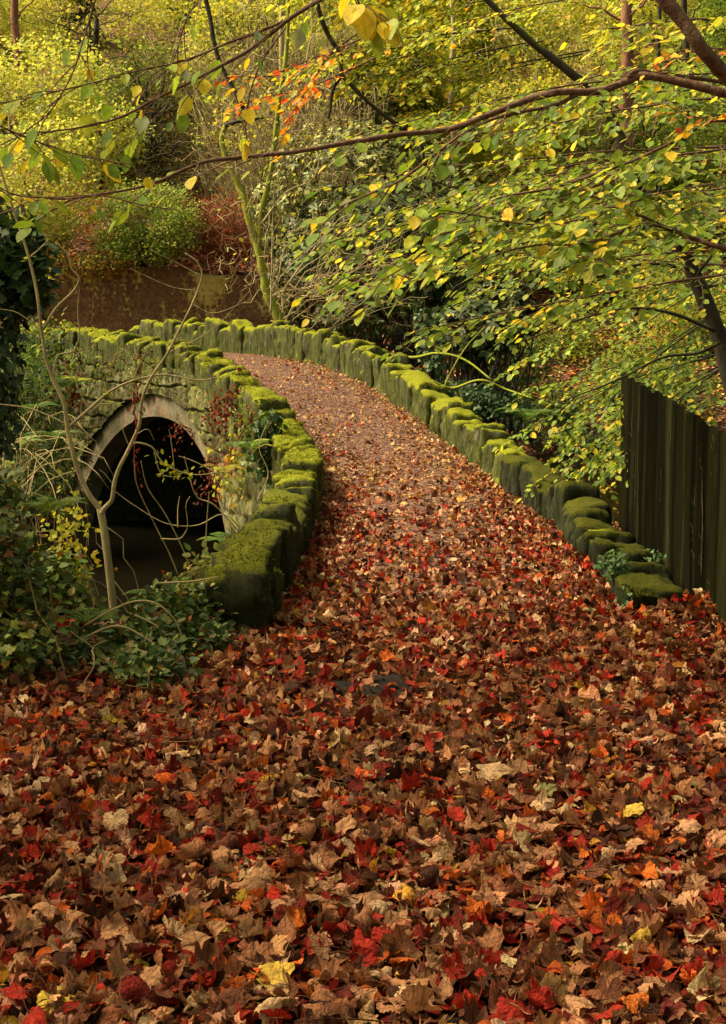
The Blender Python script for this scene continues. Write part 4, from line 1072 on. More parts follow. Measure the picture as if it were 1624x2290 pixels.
# rhododendrons
def rhodo(name, lab, blobs, nros, size=.15, pal=RHODO, stems=60, base=None):
    c0 = blobs[0][0]; g = float(terrain(c0[:1], c0[1:2])[0]); base = np.array([c0[0], c0[1], g]); o = empty(name, base, lab, 'bush', 'rhododendrons behind the bridge'); a = Acc(); s_ = Acc()
    vol = np.array([r_[0] * r_[2] for _, r_ in blobs]); vol /= vol.sum()
    for (c, r_), f in zip(blobs, vol):
        k = int(nros * f); q = rng.uniform(.55, 1.04, (k, 1)); d = rdir(k); d[:, 1] = -np.abs(d[:, 1]) * .9 + .1; cen = c + unit(d) * q * r_
        cen = cen[(vn(cen * 1.6, 77) > -.55) & (cen[:, 2] > g + .1)]; k = len(cen); ax = unit(unit(cen - c) * .7 + [0, 0, .45] + rng.normal(0, .3, (k, 3))); per = 9
        cc = np.repeat(cen, per, 0); aa = np.repeat(ax, per, 0); rd = unit(np.cross(aa, rng.normal(size=aa.shape)))
        dd = unit(rd + aa * rng.uniform(-.35, .35, (len(aa), 1)) + [0, 0, -.3])
        col = pick(pal, len(cc), .3); topf = np.clip((cc[:, 2:] - g) / 5.0, 0, 1)
        leaves(a, T_LANCE, cc, dd, aa, size * rng.uniform(.7, 1.2, len(cc)), col, wscale=np.full(len(cc), 1.5))
        for j in range(int(stems * f)):
            st = base + np.array([rng.uniform(-1, 1) * r_[0] * .8, rng.uniform(-.8, .8), -.1]); limb(s_, st, cen[rng.integers(0, k)], .04, .015, 8, 0, .3, 4, seed=j)
    s_.build('stems', M['bark_dark'], o); a.build('foliage', M['gloss'], o)
rhodo('rhododendron_bush', 'big dark-leaved rhododendron behind the crest of the right parapet', [B(840, 560, 37, 240, 150, 2.0), B(700, 620, 35.5, 120, 90, 1.2), B(1000, 600, 37, 150, 130, 1.5), B(780, 690, 35, 170, 60, 1.0)], 2600)
rhodo('rhododendron_bush', 'pale grey-green upper rhododendron rising behind the dark one', [B(820, 400, 40, 230, 130, 2.0), B(960, 450, 40, 150, 110, 1.6), B(640, 480, 41, 90, 90, 1.4)], 1900, .15, GREYG + [(.05, .08, .035, 4)])
rhodo('rhododendron_bush', 'drooping dark rhododendron right of the ivy-covered stump', [B(1060, 740, 33, 90, 75, .9), B(1120, 700, 34, 90, 80, .9)], 620, .17)
# tangle of pale twigs in front of the rhododendron
o = empty('bare_elder_bush', P(720, 720, 33), 'tangle of pale arching bare twigs in front of the rhododendron', 'bare bush'); a = Acc()
for k in range(46):
    st = P(rng.uniform(600, 800), rng.uniform(640, 735), 33); e_ = P(rng.uniform(600, 960), rng.uniform(470, 700), 33 + rng.uniform(-1, 1))
    q = limb(a, st, e_, .013, .006, 10, rng.uniform(-.1, .3), .35, 4, seed=k, bump_=0)
    twigs(a, 2, q[6], .05, .8, .007, unit(e_ - st), .6)
a.build('stems', M['twig'], o)
# ivy-covered stump and mossy fallen boughs by the right parapet
def ivy_on(acc, pts, rad_, n, size, pal=IVY, down=True):
    f = rng.uniform(0, len(pts) - 1.001, n); i = f.astype(int); g = (f - i)[:, None]; p = pts[i] * (1 - g) + pts[i + 1] * g
    th = rng.uniform(0, 2 * np.pi, n); o_ = np.stack([np.cos(th), np.sin(th), rng.normal(0, .2, n)], 1)
    leaves(acc, T_IVY, p + o_ * rad_ * rng.uniform(.7, 1.15, (n, 1)), np.stack([rng.normal(0, .5, n), rng.normal(0, .5, n), -np.ones(n)], 1), o_ + rng.normal(0, .35, (n, 3)) + [0, 0, .3], size * rng.uniform(.6, 1.2, n), pick(pal, n, .25))
o = empty('ivy_covered_stump', P(962, 860, 28), 'upright dead stem wrapped in ivy behind the right parapet', 'stump')
a = Acc(); pts = limb(a, P(968, 900, 28), P(955, 690, 28), .11, .06, 8, 0, .1, 6, seed=3); a.build('trunk', M['bark_dark'], o)
a = Acc(); ivy_on(a, pts, .24, 620, .09, IVY + [(.1, .15, .07, 4)]); a.build('ivy', M['gloss'], o)
o = empty('fallen_mossy_bough', P(1000, 850, 26), 'mossy fallen bough arching behind the right parapet', 'branch')
for q, r_ in [([(850, 790, 27), (920, 800, 27), (980, 790, 26.6), (1040, 805, 26.4), (1100, 850, 26)], .035), ([(960, 850, 26), (1010, 868, 26), (1075, 850, 25.5), (1130, 870, 25.5), (1190, 890, 25)], .03), ([(1020, 865, 26), (1030, 900, 26), (1040, 940, 25)], .03), ([(985, 900, 26), (1000, 850, 26), (1040, 780, 26), (1085, 730, 26)], .018)]:
    a = Acc(); tube(a, spline([P(*z) for z in q], 24), np.linspace(r_, r_ * .5, 24), 6, bump=.2); a.build('limb', M['bark_moss'], o)

# ground ivy and ferns under the trees
def ivy_patch(lab, c, r, n, size, name='ivy_patch', pal=IVY, h=.25, tpl=T_IVY, mat='gloss', group=None, base=None, up=.8):
    o = empty(name, c, lab, 'ivy' if 'ivy' in name else 'plant', group); a = Acc()
    d_ = rdir(n); q = rng.uniform(0, 1, (n, 1)) ** .6; p = np.asarray(c) + d_ * q * r
    gz = terrain(p[:, 0], p[:, 1]); p[:, 2] = np.maximum(p[:, 2], gz + rng.uniform(.01, h, n))
    leaves(a, tpl, p, rdir(n) + [0, -.4, -.5], rdir(n) * .6 + [0, -.35, up], size * rng.uniform(.5, 1.25, n), pick(pal, n, .25)); a.build('leaves', M[mat], o); return o
ivy_patch('low dark ivy patch on the leafy bank across the water', P(1090, 905, 33), np.array([1.0, 1.0, .35]), 1300, .1)
ivy_patch('dark ivy clump at the foot of the ivy-covered stump', P(1010, 880, 30), np.array([.9, .7, .3]), 900, .09)

# ------------------------------------------------------------------ mossy forked tree behind the right parapet
o = empty('mossy_forked_tree', P(628, 735, 29.3), 'crooked yellow-mossed forked tree behind the crest of the right parapet', 'tree')
def limbpx(par, mat, pts, r0, r1, name='limb', n=36, sides=8, bmp=.15, D=None):
    a = Acc(); pp = [P(*(q if len(q) == 3 else (q[0], q[1], D))) for q in pts]; s3 = spline(pp, n); tube(a, s3, np.linspace(r0, r1, n), sides, bump=bmp, seed=n); a.build(name, M[mat], par); return s3
limbpx(o, 'bark_moss', [(630, 760), (628, 728), (612, 690), (595, 650), (588, 610), (578, 560), (566, 520), (553, 480), (545, 440), (522, 390), (505, 350), (496, 310), (505, 280)], .1, .045, 'trunk', 60, 10, .2, 29.3)
limbpx(o, 'bark_moss', [(578, 562), (584, 480), (600, 410), (611, 350), (618, 280), (628, 200), (640, 120), (645, 20), (640, -40)], .06, .03, D=29.3)
limbpx(o, 'bark_dark', [(560, 268, 28.6), (535, 225, 28), (518, 190), (492, 140), (478, 90), (470, 40), (455, -20)], .04, .04, D=28)
limbpx(o, 'bark_dark', [(505, 280, 29), (530, 272), (560, 268), (590, 262)], .045, .03, D=28.8)
for q in [[(640, 640), (700, 560), (760, 500), (850, 470)], [(585, 500), (640, 430), (700, 400), (720, 330)], [(612, 350), (580, 300), (560, 200), (590, 120)], [(600, 420), (540, 380), (480, 370), (430, 330)], [(628, 200), (680, 150), (700, 80), (760, 40)], [(606, 700), (608, 600), (611, 470), (616, 400)]]:
    limbpx(o, 'bark_pale', q, .02, .008, 'twig', 22, 5, 0, 29)
a = Acc(); twigs(a, 170, P(620, 420, 29), np.array([1.1, .8, 2.2]), 1.1, .009, (.1, 0, .6), .6, spread=.7); a.build('twigs', M['twig'], o)
a = Acc(); sprays(a, in_ell(60, P(640, 330, 29), np.array([1.6, 1, 2.2]), .1), 4, .3, .09, YG, T_OVAL, keep=.2); a.build('foliage', M['leaf'], o)

# leaning dark tree on the right, with green leaves
o = empty('leaning_tree', P(1680, 1010, 13), 'dark crooked leaning tree beyond the fence with green leaves', 'tree')
limbpx(o, 'bark_dark', [(1690, 1040), (1650, 900), (1612, 760), (1580, 680), (1545, 600), (1500, 520), (1470, 445), (1440, 390), (1400, 340), (1380, 290), (1335, 215), (1260, 150), (1190, 95), (1120, 30), (1060, -30)], .085, .022, 'trunk', 70, 9, .15, 13)
for q in [[(1580, 680), (1560, 620), (1600, 560), (1640, 470)], [(1470, 445), (1490, 380), (1530, 300), (1550, 180)], [(1600, 740), (1500, 700), (1400, 690), (1280, 720), (1180, 760)], [(1612, 765), (1560, 790), (1480, 800), (1380, 850), (1250, 900)], [(1545, 600), (1440, 590), (1330, 620), (1200, 640)]]:
    limbpx(o, 'bark_dark', q, .018, .007, 'limb', 30, 6, .1, 12.8)
for k in range(28):
    x1 = rng.uniform(1010, 1420); y1 = rng.uniform(560, 1120); x0 = rng.uniform(1560, 1720); y0 = y1 * .75 + rng.uniform(-60, 160); D = rng.uniform(13.5, 18)
    if y1 > 900: x1 = max(x1, 1180)
    spray_bough(o, [P(x0, y0, D + .8), P((x0 + x1) / 2, (y0 + y1) / 2 - 20, D), P(x1, y1, D - .4)], .012, .003, 11, .75, .072, GREEN + ELM + [(.5, .42, .04, 2)], bark='bark_dark', gap=.055, name='branch', tw_r=.004, n=24)
# dark crooked limbs higher in the middle
o = empty('crooked_oak', P(1150, 700, 24), 'dark mossy crooked limbs reaching down through the yellow-green leaves at the top centre', 'tree')
limbpx(o, 'bark_dark', [(700, -40), (715, 30), (735, 80), (760, 120), (765, 165), (790, 195), (820, 225), (850, 250), (880, 272), (925, 292), (960, 296)], .036, .02, D=21)
limbpx(o, 'bark_dark', [(925, 292), (945, 330), (950, 400)], .03, .015, D=21)
limbpx(o, 'bark_dark', [(765, 165), (745, 200), (740, 235), (735, 265)], .03, .015, D=21)
limbpx(o, 'bark_dark', [(850, 250), (900, 290), (960, 320), (1010, 340)], .02, .01, D=21)
for k in range(16):
    x1 = rng.uniform(640, 1000); y1 = rng.uniform(-40, 260)
    spray_bough(o, [P(x1 + rng.uniform(150, 400), y1 - rng.uniform(20, 120), 22), P(x1 + 120, y1 - 30, 21.4), P(x1, y1, 21)], .012, .004, 10, .9, .1, ELMY, bark='bark_dark', gap=.07, name='branch', tw_r=.005, n=20)

# ------------------------------------------------------------------ the near trees whose boughs hang into the picture
o = empty('elm_tree', (4.3, 8.2, 0), 'tree whose long smooth boughs and green-leaved sprays sweep across from the right', 'tree')
a = Acc(); tp = limb(a, (4.3, 8.2, -.3), (3.6, 7.6, 9.5), .26, .13, 14, 0, .1, 12, seed=9); a.build('trunk', M['bark_dark'], o)
def PB(par, pts, r0, r1, ntw, tl, ls, pal, **kw):
    return spray_bough(par, [P(*q) for q in pts], r0, r1, ntw, tl, ls, pal, **kw)
PB(o, [(1960, 420, 8), (1800, 300, 7), (1700, 232, 6.6), (1624, 165, 6.5), (1570, 108, 6.4), (1520, 42, 6.4), (1475, -15, 6.4), (1430, -90, 6.4)], .036, .028, 0, .6, .08, ELM, n=50, leafy_axis=False, name='thick_bough')
PB(o, [(1900, 260, 7.6), (1720, 226, 7.1), (1624, 207, 7), (1540, 186, 7), (1440, 171, 7), (1400, 182, 7), (1330, 205, 7), (1240, 208, 6.9), (1160, 230, 6.9), (1080, 262, 6.8), (1000, 290, 6.8), (900, 300, 6.7), (800, 315, 6.6), (700, 333, 6.5), (600, 345, 6.4), (480, 357, 6.3), (420, 376, 6.2), (340, 410, 6.1), (250, 430, 6), (130, 445, 5.9), (20, 433, 5.8)], .024, .0028, 20, .42, .075, ELM, n=110, gap=.085, dens=.4, leafy_axis=False)
PB(o, [(1400, 184, 7), (1420, 160, 7), (1480, 165, 7.2), (1560, 175, 7.4), (1660, 190, 7.6)], .013, .01, 3, .3, .07, ELM, dens=.3, leafy_axis=False)
PB(o, [(1290, 212, 6.95), (1240, 235, 6.9), (1130, 256, 6.8), (1050, 290, 6.8), (980, 340, 6.7), (900, 400, 6.7), (810, 440, 6.6), (700, 490, 6.5)], .011, .003, 12, .5, .078, ELM, gap=.07, dens=.7)
PB(o, [(1900, 700, 8.6), (1720, 590, 7.8), (1624, 556, 7.5), (1560, 536, 7.5), (1500, 512, 7.4), (1440, 500, 7.4), (1380, 520, 7.3), (1300, 545, 7.2), (1180, 552, 7.1), (1060, 580, 7)], .017, .004, 16, .5, .08, ELM, gap=.06)
PB(o, [(1505, 514, 7.4), (1430, 482, 7.3), (1360, 465, 7.2), (1300, 488, 7.1), (1230, 502, 7.1), (1130, 492, 7), (1000, 470, 6.9)], .009, .003, 12, .45, .08, ELM, gap=.06)
PB(o, [(1800, 350, 8), (1624, 268, 7.8), (1500, 320, 7.7), (1400, 365, 7.6), (1250, 415, 7.5), (1100, 450, 7.3), (1000, 520, 7.2), (900, 600, 7.1), (820, 640, 7)], .010, .003, 20, .5, .078, ELM, gap=.05, dens=.85)
PB(o, [(1800, 380, 8.4), (1624, 385, 8.2), (1450, 385, 8), (1300, 425, 7.8), (1150, 470, 7.6), (1020, 540, 7.5), (880, 600, 7.4), (780, 625, 7.3)], .010, .003, 20, .5, .078, ELM, gap=.05, dens=.85)
for k in range(25):
    f = k / 24.; x1 = rng.uniform(720, 1400); D = rng.uniform(8, 13)
    y0 = rng.uniform(-80, 640); slope = rng.uniform(.06, .26); x0 = 1680 + rng.uniform(0, 120)
    y1 = min(y0 + (x0 - x1) * slope, 900)
    if x1 < 900 and y1 > 640: y1 = rng.uniform(430, 640)
    midp = ((x0 + x1) / 2 + rng.uniform(-60, 60), (y0 + y1) / 2 - rng.uniform(10, 45), D)
    PB(o, [(x0, y0, D + 1.2), midp, (x1, y1, D - .6)], .009, .003, int(22 + rng.integers(0, 8)), .62, rng.uniform(.058, .073), ELM if y1 > 200 else ELMY, gap=.05, dens=.72, name='branch', n=30, tw_r=.003)
# orange-leaved sprigs at the top
BEECHO = ORANGE + [(.45, .4, .04, 1)]
o2 = empty('beech_tree', (-5.2, 5.2, 0), 'tree with thin dark twigs and a few hanging yellow-green leaves crossing the top left', 'tree')
a = Acc(); limb(a, (-5.2, 5.2, -.3), (-6.2, 5.6, 8), .2, .1, 14, 0, .1, 10, seed=4); a.build('trunk', M['bark_dark'], o2)
LG = [(.22, .34, .04, 8), (.32, .4, .05, 4), (.66, .52, .04, 4), (.13, .22, .04, 3), (.25, .3, .16, 2)]
hang = dict(gap=.1, dens=.5, tpl=T_OVAL, droop=.9, bark='bark_beech', leafy_axis=False, tw_r=.0022)
PB(o2, [(900, -120, 5.8), (730, -10, 5.6), (650, 40, 5.5), (560, 110, 5.5), (450, 170, 5.4), (350, 220, 5.4), (250, 270, 5.3), (120, 292, 5.3), (-40, 300, 5.2)], .010, .0022, 12, .34, .07, LG, n=60, **hang)
PB(o2, [(740, -15, 5.6), (640, 45, 5.5), (520, 92, 5.5), (420, 132, 5.4), (300, 160, 5.4), (150, 200, 5.3), (-20, 232, 5.3)], .006, .002, 10, .3, .07, LG, n=50, **hang)
PB(o2, [(250, -60, 5.2), (212, 0, 5.2), (190, 80, 5.2), (168, 150, 5.1), (120, 240, 5.1), (60, 292, 5.1), (10, 330, 5)], .004, .0018, 8, .25, .072, LG, n=40, **hang)
PB(o2, [(500, -40, 5.8), (430, 20, 5.7), (400, 100, 5.7), (370, 170, 5.6), (330, 250, 5.6)], .004, .0018, 5, .25, .07, LG, n=30, **hang)
PB(o2, [(640, 60, 5.6), (590, 130, 5.6), (560, 200, 5.6), (552, 260, 5.6), (548, 300, 5.6)], .004, .0018, 4, .2, .065, LG, n=30, **hang)
PB(o2, [(-60, 250, 5), (20, 290, 5), (90, 320, 5.1), (180, 350, 5.2), (300, 370, 5.2)], .004, .0018, 7, .24, .075, LG, n=30, **hang)
PB(o2, [(-60, 380, 5.6), (20, 430, 5.6), (100, 440, 5.6), (230, 440, 5.6), (380, 470, 5.7)], .003, .0016, 6, .25, .06, LG, n=30, **hang)
PB(o2, [(760, -60, 4.8), (800, 0, 4.8), (830, 20, 4.8)], .004, .002, 6, .14, .095, [(.6, .5, .04, 3), (.3, .36, .05, 3)], n=20, gap=.07, tpl=T_ELM, droop=1.0, leafy_axis=True)
for q in [[(900, 40, 9.2), (800, 90, 9.1), (700, 130, 9), (600, 170, 9), (520, 170, 9)], [(860, 120, 9.5), (760, 165, 9.4), (680, 200, 9.3), (600, 215, 9.3), (540, 235, 9.3)], [(820, 60, 9), (740, 120, 9), (700, 180, 9), (650, 260, 9)]]:
    PB(o2, q, .007, .002, 12, .32, .055, BEECHO, n=30, gap=.045, dens=.75, tpl=T_OVAL, droop=.15, tw_r=.0025)
for q in [[(1720, 120, 7), (1620, 110, 7), (1540, 110, 7), (1470, 140, 7)], [(1700, 260, 7.2), (1620, 255, 7.2), (1560, 262, 7.2), (1500, 240, 7.2)]]:
    PB(o, q, .006, .002, 7, .25, .055, BEECHO, n=24, gap=.05, dens=.7, tpl=T_OVAL, droop=.2, tw_r=.0025)

# ------------------------------------------------------------------ unseen crowns added overhead and behind the camera to shade the front
for par, c, r_, pal, nn_ in ((o, (1.2, 5.0, 8.0), (4.2, 4.2, 1.8), ELM, 620), (o2, (-7.8, 6.0, 8.2), (2.7, 5.6, 1.8), ELM, 1700), (o, (3.5, -3.5, 6.5), (4, 4.5, 3.5), ELM, 620), (o2, (-3.5, -3.5, 6.5), (4, 4.5, 3.5), ELM, 620)):
    a = Acc(); sprays(a, in_ell(nn_, np.array(c), np.array(r_), .2), 16, .4, .11, pal, T_RHOMB, keep=.4); a.build('crown', M['leaf_far'], par)

# ------------------------------------------------------------------ sapling in front of the arch
o = empty('forked_sapling', P(264, 1450, 8.8), 'pale smooth-barked forked sapling standing in front of the arch', 'tree')
S = 8.8
limbpx(o, 'bark_pale', [(268, 1500), (263, 1440), (256, 1380), (247, 1300), (239, 1230), (232, 1180), (224, 1138)], .026, .021, 'trunk', 36, 12, .06, S)
limbpx(o, 'bark_pale', [(228, 1160), (222, 1136), (200, 1108), (178, 1060), (160, 1000), (151, 960), (143, 900), (120, 850), (103, 800), (93, 740), (82, 650), (60, 560), (30, 470), (5, 390), (-15, 330)], .018, .005, n=70, bmp=.06, D=S)
limbpx(o, 'bark_pale', [(226, 1150), (234, 1136), (250, 1118), (256, 1080), (266, 1048), (290, 1000), (311, 950), (317, 900), (335, 850), (375, 790), (400, 740), (430, 680), (452, 618), (440, 585), (414, 566)], .0145, .0035, n=70, bmp=.06, D=S - .1)
for q, r0, r1 in [([(152, 957), (200, 915), (240, 880), (280, 858), (320, 845), (370, 838), (440, 850), (480, 845)], .011, .003), ([(150, 950), (110, 930), (60, 912), (-10, 903)], .007, .004),
    ([(96, 738), (125, 690), (165, 650), (177, 622), (160, 600), (152, 570), (130, 545)], .009, .003), ([(118, 842), (130, 796), (162, 786), (178, 750), (174, 700), (178, 640)], .007, .003),
    ([(290, 1000), (305, 990), (340, 1000), (360, 1030), (390, 1050), (440, 1062), (510, 1055), (570, 1070)], .007, .002), ([(345, 1005), (352, 1040), (365, 1062), (400, 1068)], .004, .002), ([(390, 1050), (385, 1000), (378, 960)], .003, .0015),
    ([(400, 740), (420, 780), (400, 800), (380, 790)], .004, .002), ([(430, 680), (480, 700), (560, 670)], .004, .0015), ([(200, 915), (180, 880), (170, 850), (178, 810)], .006, .002), ([(60, 580), (85, 560), (110, 535)], .006, .003),
    ([(250, 440 + 640), (235, 1060), (222, 1050)], .003, .0015), ([(290, 1000), (275, 960), (278, 930)], .003, .0015), ([(316, 900), (300, 850), (320, 800), (350, 740)], .004, .002), ([(375, 790), (470, 740), (560, 650)], .004, .0015), ([(93, 740), (40, 700), (-10, 690)], .004, .002), ([(452, 618), (400, 590), (340, 560)], .003, .0012), ([(440, 650), (380, 640), (290, 600)], .003, .0012),
    ([(300, 975), (330, 960), (345, 985)], .003, .0015)]:
    limbpx(o, 'bark_pale', q, r0, r1, 'twig', 30, 5, 0, S)
a = Acc(); c = np.array([P(x, y, S) for x, y in [(365, 1045), (372, 1062), (385, 1058), (378, 1040), (400, 1055), (350, 1010), (408, 1058), (420, 1062), (240, 880), (60, 580)]]); sprays(a, c, 5, .05, .035, ELMY, T_OVAL, keep=-2); a.build('leaves', M['leaf'], o)
# red drooping seed clusters on a twig in front of the arch
o = empty('dry_red_tendril', P(310, 940, 8.6), 'dry dark red tendril of shrivelled leaves hanging in front of the arch', 'plant')
a = Acc(); ln = limbpx(o, 'twig_red', [(318, 800), (312, 860), (300, 905), (306, 960), (300, 1010), (306, 1080)], .003, .0015, 'stem', 24, 4, 0, 8.6)
k = 46; i = rng.integers(3, 24, k); leaves(a, T_LANCE, ln[i] + rng.normal(0, .018, (k, 3)), rdir(k) + [0, 0, -1.2], rdir(k), rng.uniform(.02, .05, k), pick([(.2, .02, .018, 3), (.1, .012, .012, 3), (.35, .06, .03, 1)], k)); a.build('leaves', M['leaf'], o)

# ------------------------------------------------------------------ ferns, brambles and ivy on the near left bank
def fern(c, R_, nf, pal, lab, group='ferns', az=None, lift=.9, name='fern'):
    o = empty(name, c, lab, 'fern', group); 
    for k in range(nf):
        a = Acc(); th = (2 * np.pi * k / nf + rng.uniform(-.3, .3)) if az is None else az + rng.uniform(-.9, .9)
        h = np.array([math.cos(th), math.sin(th), 0]); L = R_ * rng.uniform(.75, 1.15); m = 30; t_ = np.linspace(0, 1, m)[:, None]
        p = np.asarray(c) + h * L * t_ * .9 + np.array([0, 0, 1.]) * L * (lift * t_ - .75 * lift * t_ ** 2.2) + rng.normal(0, .01, 3); tube(a, p, np.linspace(.004, .0015, m), 3, (.25, .25, .06))
        T = unit(np.gradient(p, axis=0)); sd = unit(np.cross(T, [0, 0, 1])); w_ = np.sin(np.pi * np.clip(t_[:, 0] * .93 + .07, 0, 1)) ** .7 * L * .26
        col = pick(pal, 1, .2)[0]
        for s_ in (-1, 1):
            leaves(a, T_LANCE, p[3:], sd[3:] * s_ + T[3:] * .45 + [0, 0, -.18], np.cross(sd[3:], T[3:]) + rng.normal(0, .12, (m - 3, 3)), w_[3:], col * rng.uniform(.8, 1.2, (m - 3, 1)), wscale=np.full(m - 3, .42))
        a.build('frond', M['fern'], o)
    return o
FG = [(.07, .14, .025, 4), (.11, .19, .03, 3), (.05, .1, .02, 3)]
FY = [(.24, .28, .04, 3), (.32, .33, .05, 2)]
FR = [(.35, .16, .04, 3), (.22, .07, .03, 2)]
fl_ = [(110, 1150, 8.4, .26, 6, FG, 'green fern standing at the left of the sapling'), (200, 1400, 8.3, .26, 8, FG, 'low green fern at the foot of the sapling'),
 (395, 1370, 8.9, .36, 7, FG + FR, 'drooping green and brown fern left of the end stone'), (520, 1230, 14.2, .36, 8, FG, 'dark fern growing against the wall right of the arch'),
 (560, 1010, 17.0, .38, 7, FY + FG, 'pale yellow-green fern under the left parapet'), (500, 1060, 18.0, .34, 7, FY + FR, 'yellowing fern on the wall beside the arch'),
 (120, 990, 22, .55, 9, FG, 'dark fern left of the arch on the shaded bank'), (60, 930, 23, .55, 9, FG, 'large dark fern high on the bank left of the arch'), (150, 870, 24, .5, 8, FG, 'green fern beside the left shoulder of the arch'),
 (30, 1010, 15, .4, 8, FG, 'fern at the left edge beyond the brambles'), (175, 860, 24, .35, 6, FY, 'small bright fern on the masonry left of the arch'), (1180, 700 + 240, 31, .7, 8, FG, 'fern at the edge of the far bank beside the water')]
for x, y, D, R_, nf, pal, lab in fl_: fern(P(x, y, D), R_, nf, pal, lab)

# hanging red creeper and ivy on the bridge face
CRE = [(.12, .012, .01, 5), (.07, .01, .008, 5), (.22, .03, .02, 3), (.3, .09, .03, 1.5), (.1, .07, .03, 2)]
def creeper(lab, px, D, n, size, pal, rx, ry, name='red_creeper', tpl=T_OVAL, mat='leaf', nst=6):
    x, y = px; o = empty(name, P(x, y, D), lab, 'creeper', 'creepers on the bridge wall'); a = Acc(); s_ = Acc()
    # follow the wall face: depth from the face at that picture column
    fx, _ = to_px(Of)
    for k in range(nst):
        x0 = x + rng.uniform(-rx, rx); y0 = y - ry + rng.uniform(0, ry); pts = []; drift = rng.uniform(-4, 4); lenf = rng.uniform(.25, .8)
        for j in range(10):
            xx = x0 + rng.normal(0, 5) + j * drift; yy = y0 + 2 * ry * j / 9 * lenf
            DD = face_depth(xx) - .1 if D is None else D
            pts.append(P(xx, yy, DD))
        pts = np.array(pts); tube(s_, pts, np.linspace(.012, .005, 10), 4); m = n // nst
        i = rng.integers(0, 10, m); leaves(a, tpl, pts[i] + rng.normal(0, .07, (m, 3)) * [1.3, .6, 1.5], rdir(m) + [0, 0, -1], rdir(m) + [-.7, -.7, .2], rng.uniform(.6, 1.2, m) * size, pick(pal, m, .25))
    s_.build('stem', M['twig_red'], o); a.build('leaves', M[mat], o); return o
fxs = to_px(Of)[0]
def face_depth(xx):
    i = np.where((fxs[:-1] - xx) * (fxs[1:] - xx) <= 0)[0]
    return float(Of[i[-1], 1]) if len(i) else float(Of[np.abs(fxs - xx).argmin(), 1])
def cr(lab, x, y, rx, ry, n, size, pal, **kw): return creeper(lab, (x, y), face_depth(x) - .25, n, size, pal, rx, ry, **kw)
cr('dark red creeper hanging below the moss right of the arch', 500, 945, 28, 50, 330, .05, CRE, nst=9)
cr('dark red creeper beside the lower right edge of the arch', 478, 1075, 20, 50, 200, .05, CRE, nst=6)
cr('dark red creeper left of the top of the arch', 165, 880, 22, 70, 380, .07, CRE, nst=7)
cr('small red creeper on the stained edge of the arch ring', 405, 955, 8, 30, 70, .045, CRE, nst=3)
cr('red sprays hanging under the parapet of the wall', 520, 890, 12, 45, 120, .06, CRE, nst=3)
cr('trailing green ivy at the left shoulder of the bridge', 120, 800, 60, 45, 420, .09, GREEN + IVY, name='green_creeper', tpl=T_IVY, mat='leaf', nst=9)
cr('small-leaved green creeper on the wall above the arch', 215, 800, 60, 45, 260, .07, GREEN, name='green_creeper', nst=8)
cr('dark ivy hanging from the left parapet near its widest bulge', 606, 1010, 12, 80, 420, .08, IVY, name='green_creeper', tpl=T_IVY, mat='gloss', nst=6)
cr('yellow-leaved creeper on the wall right of the arch', 535, 1060, 40, 70, 170, .07, ELMY + [(.5, .2, .04, 3)], name='yellow_creeper', nst=7)

# near left bank: several plant masses
GBK = 'plants on the near left bank'
BR = [(.045, .08, .02, 5), (.075, .12, .028, 5), (.13, .17, .04, 4), (.025, .04, .012, 4), (.26, .27, .05, 2.5), (.3, .05, .02, .8), (.22, .12, .04, 1.5)]
def mass(lab, blobs, n, size, pal, tpl, mat, name, per=9, srad=.09, stems=10, cat='plant', keep=.25):
    c0 = blobs[0][0]; base = np.array([c0[0], c0[1], float(terrain(c0[:1], c0[1:2])[0])]); o = empty(name, base, lab, cat, GBK); a = Acc(); s_ = Acc()
    vol = np.array([r_[0] * r_[2] for _, r_ in blobs]); vol /= vol.sum()
    for (c, r_), f in zip(blobs, vol):
        cen = in_ell(int(n * f), c, r_, .25); g = terrain(cen[:, 0], cen[:, 1]); cen[:, 2] = np.maximum(cen[:, 2], g + .02)
        sprays(a, cen, per, srad, size, pal, tpl, keep=keep, flat=.6, tilt=.6)
        for q in range(int(stems * f) + 2):
            e_ = cen[rng.integers(0, len(cen))]; g0 = e_ + rng.normal(0, .25, 3); g0[2] = float(terrain(g0[:1], g0[1:2])[0]) - .02
            limb(s_, g0, e_ + rng.normal(0, .08, 3), .004, .002, 8, .2, .3, 4, seed=q)
    s_.build('stems', M['twig'], o); a.build('leaves', M[mat], o); return o
mass('dense bramble bank at the left edge, big ivy-like leaves', [B(-10, 1260, 7.8, 80, 120, .4), B(40, 1420, 7.6, 90, 70, .4), B(-30, 1120, 8.2, 60, 80, .4)], 420, .045, BR, T_IVY, 'gloss', 'bramble_bush', per=8)
mass('leafy green plants between the bramble bank and the sapling', [B(130, 1420, 9.2, 80, 60, .4), B(100, 1310, 9.2, 60, 60, .35)], 260, .055, BR + GREEN, T_ELM, 'gloss', 'nettle_plant')
mass('ivy clump hugging the ground left of the dark end stone', [B(400, 1370, 8.7, 75, 60, .35), B(430, 1440, 8.3, 70, 45, .3), B(350, 1430, 8.2, 60, 50, .3)], 420, .05, IVY + BR, T_ELM, 'gloss', 'ivy_clump')
mass('pale-leaved bramble sprigs behind the ivy clump', [B(470, 1290, 10.2, 50, 45, .3)], 60, .06, GREYG + GREEN, T_OVAL, 'leaf', 'bramble_bush', per=6)
mass('low ivy at the edge of the fallen leaves under the sapling', [B(200, 1470, 8.0, 100, 35, .4), B(330, 1500, 7.5, 90, 25, .3)], 330, .04, IVY + BR, T_IVY, 'gloss', 'ivy_clump')
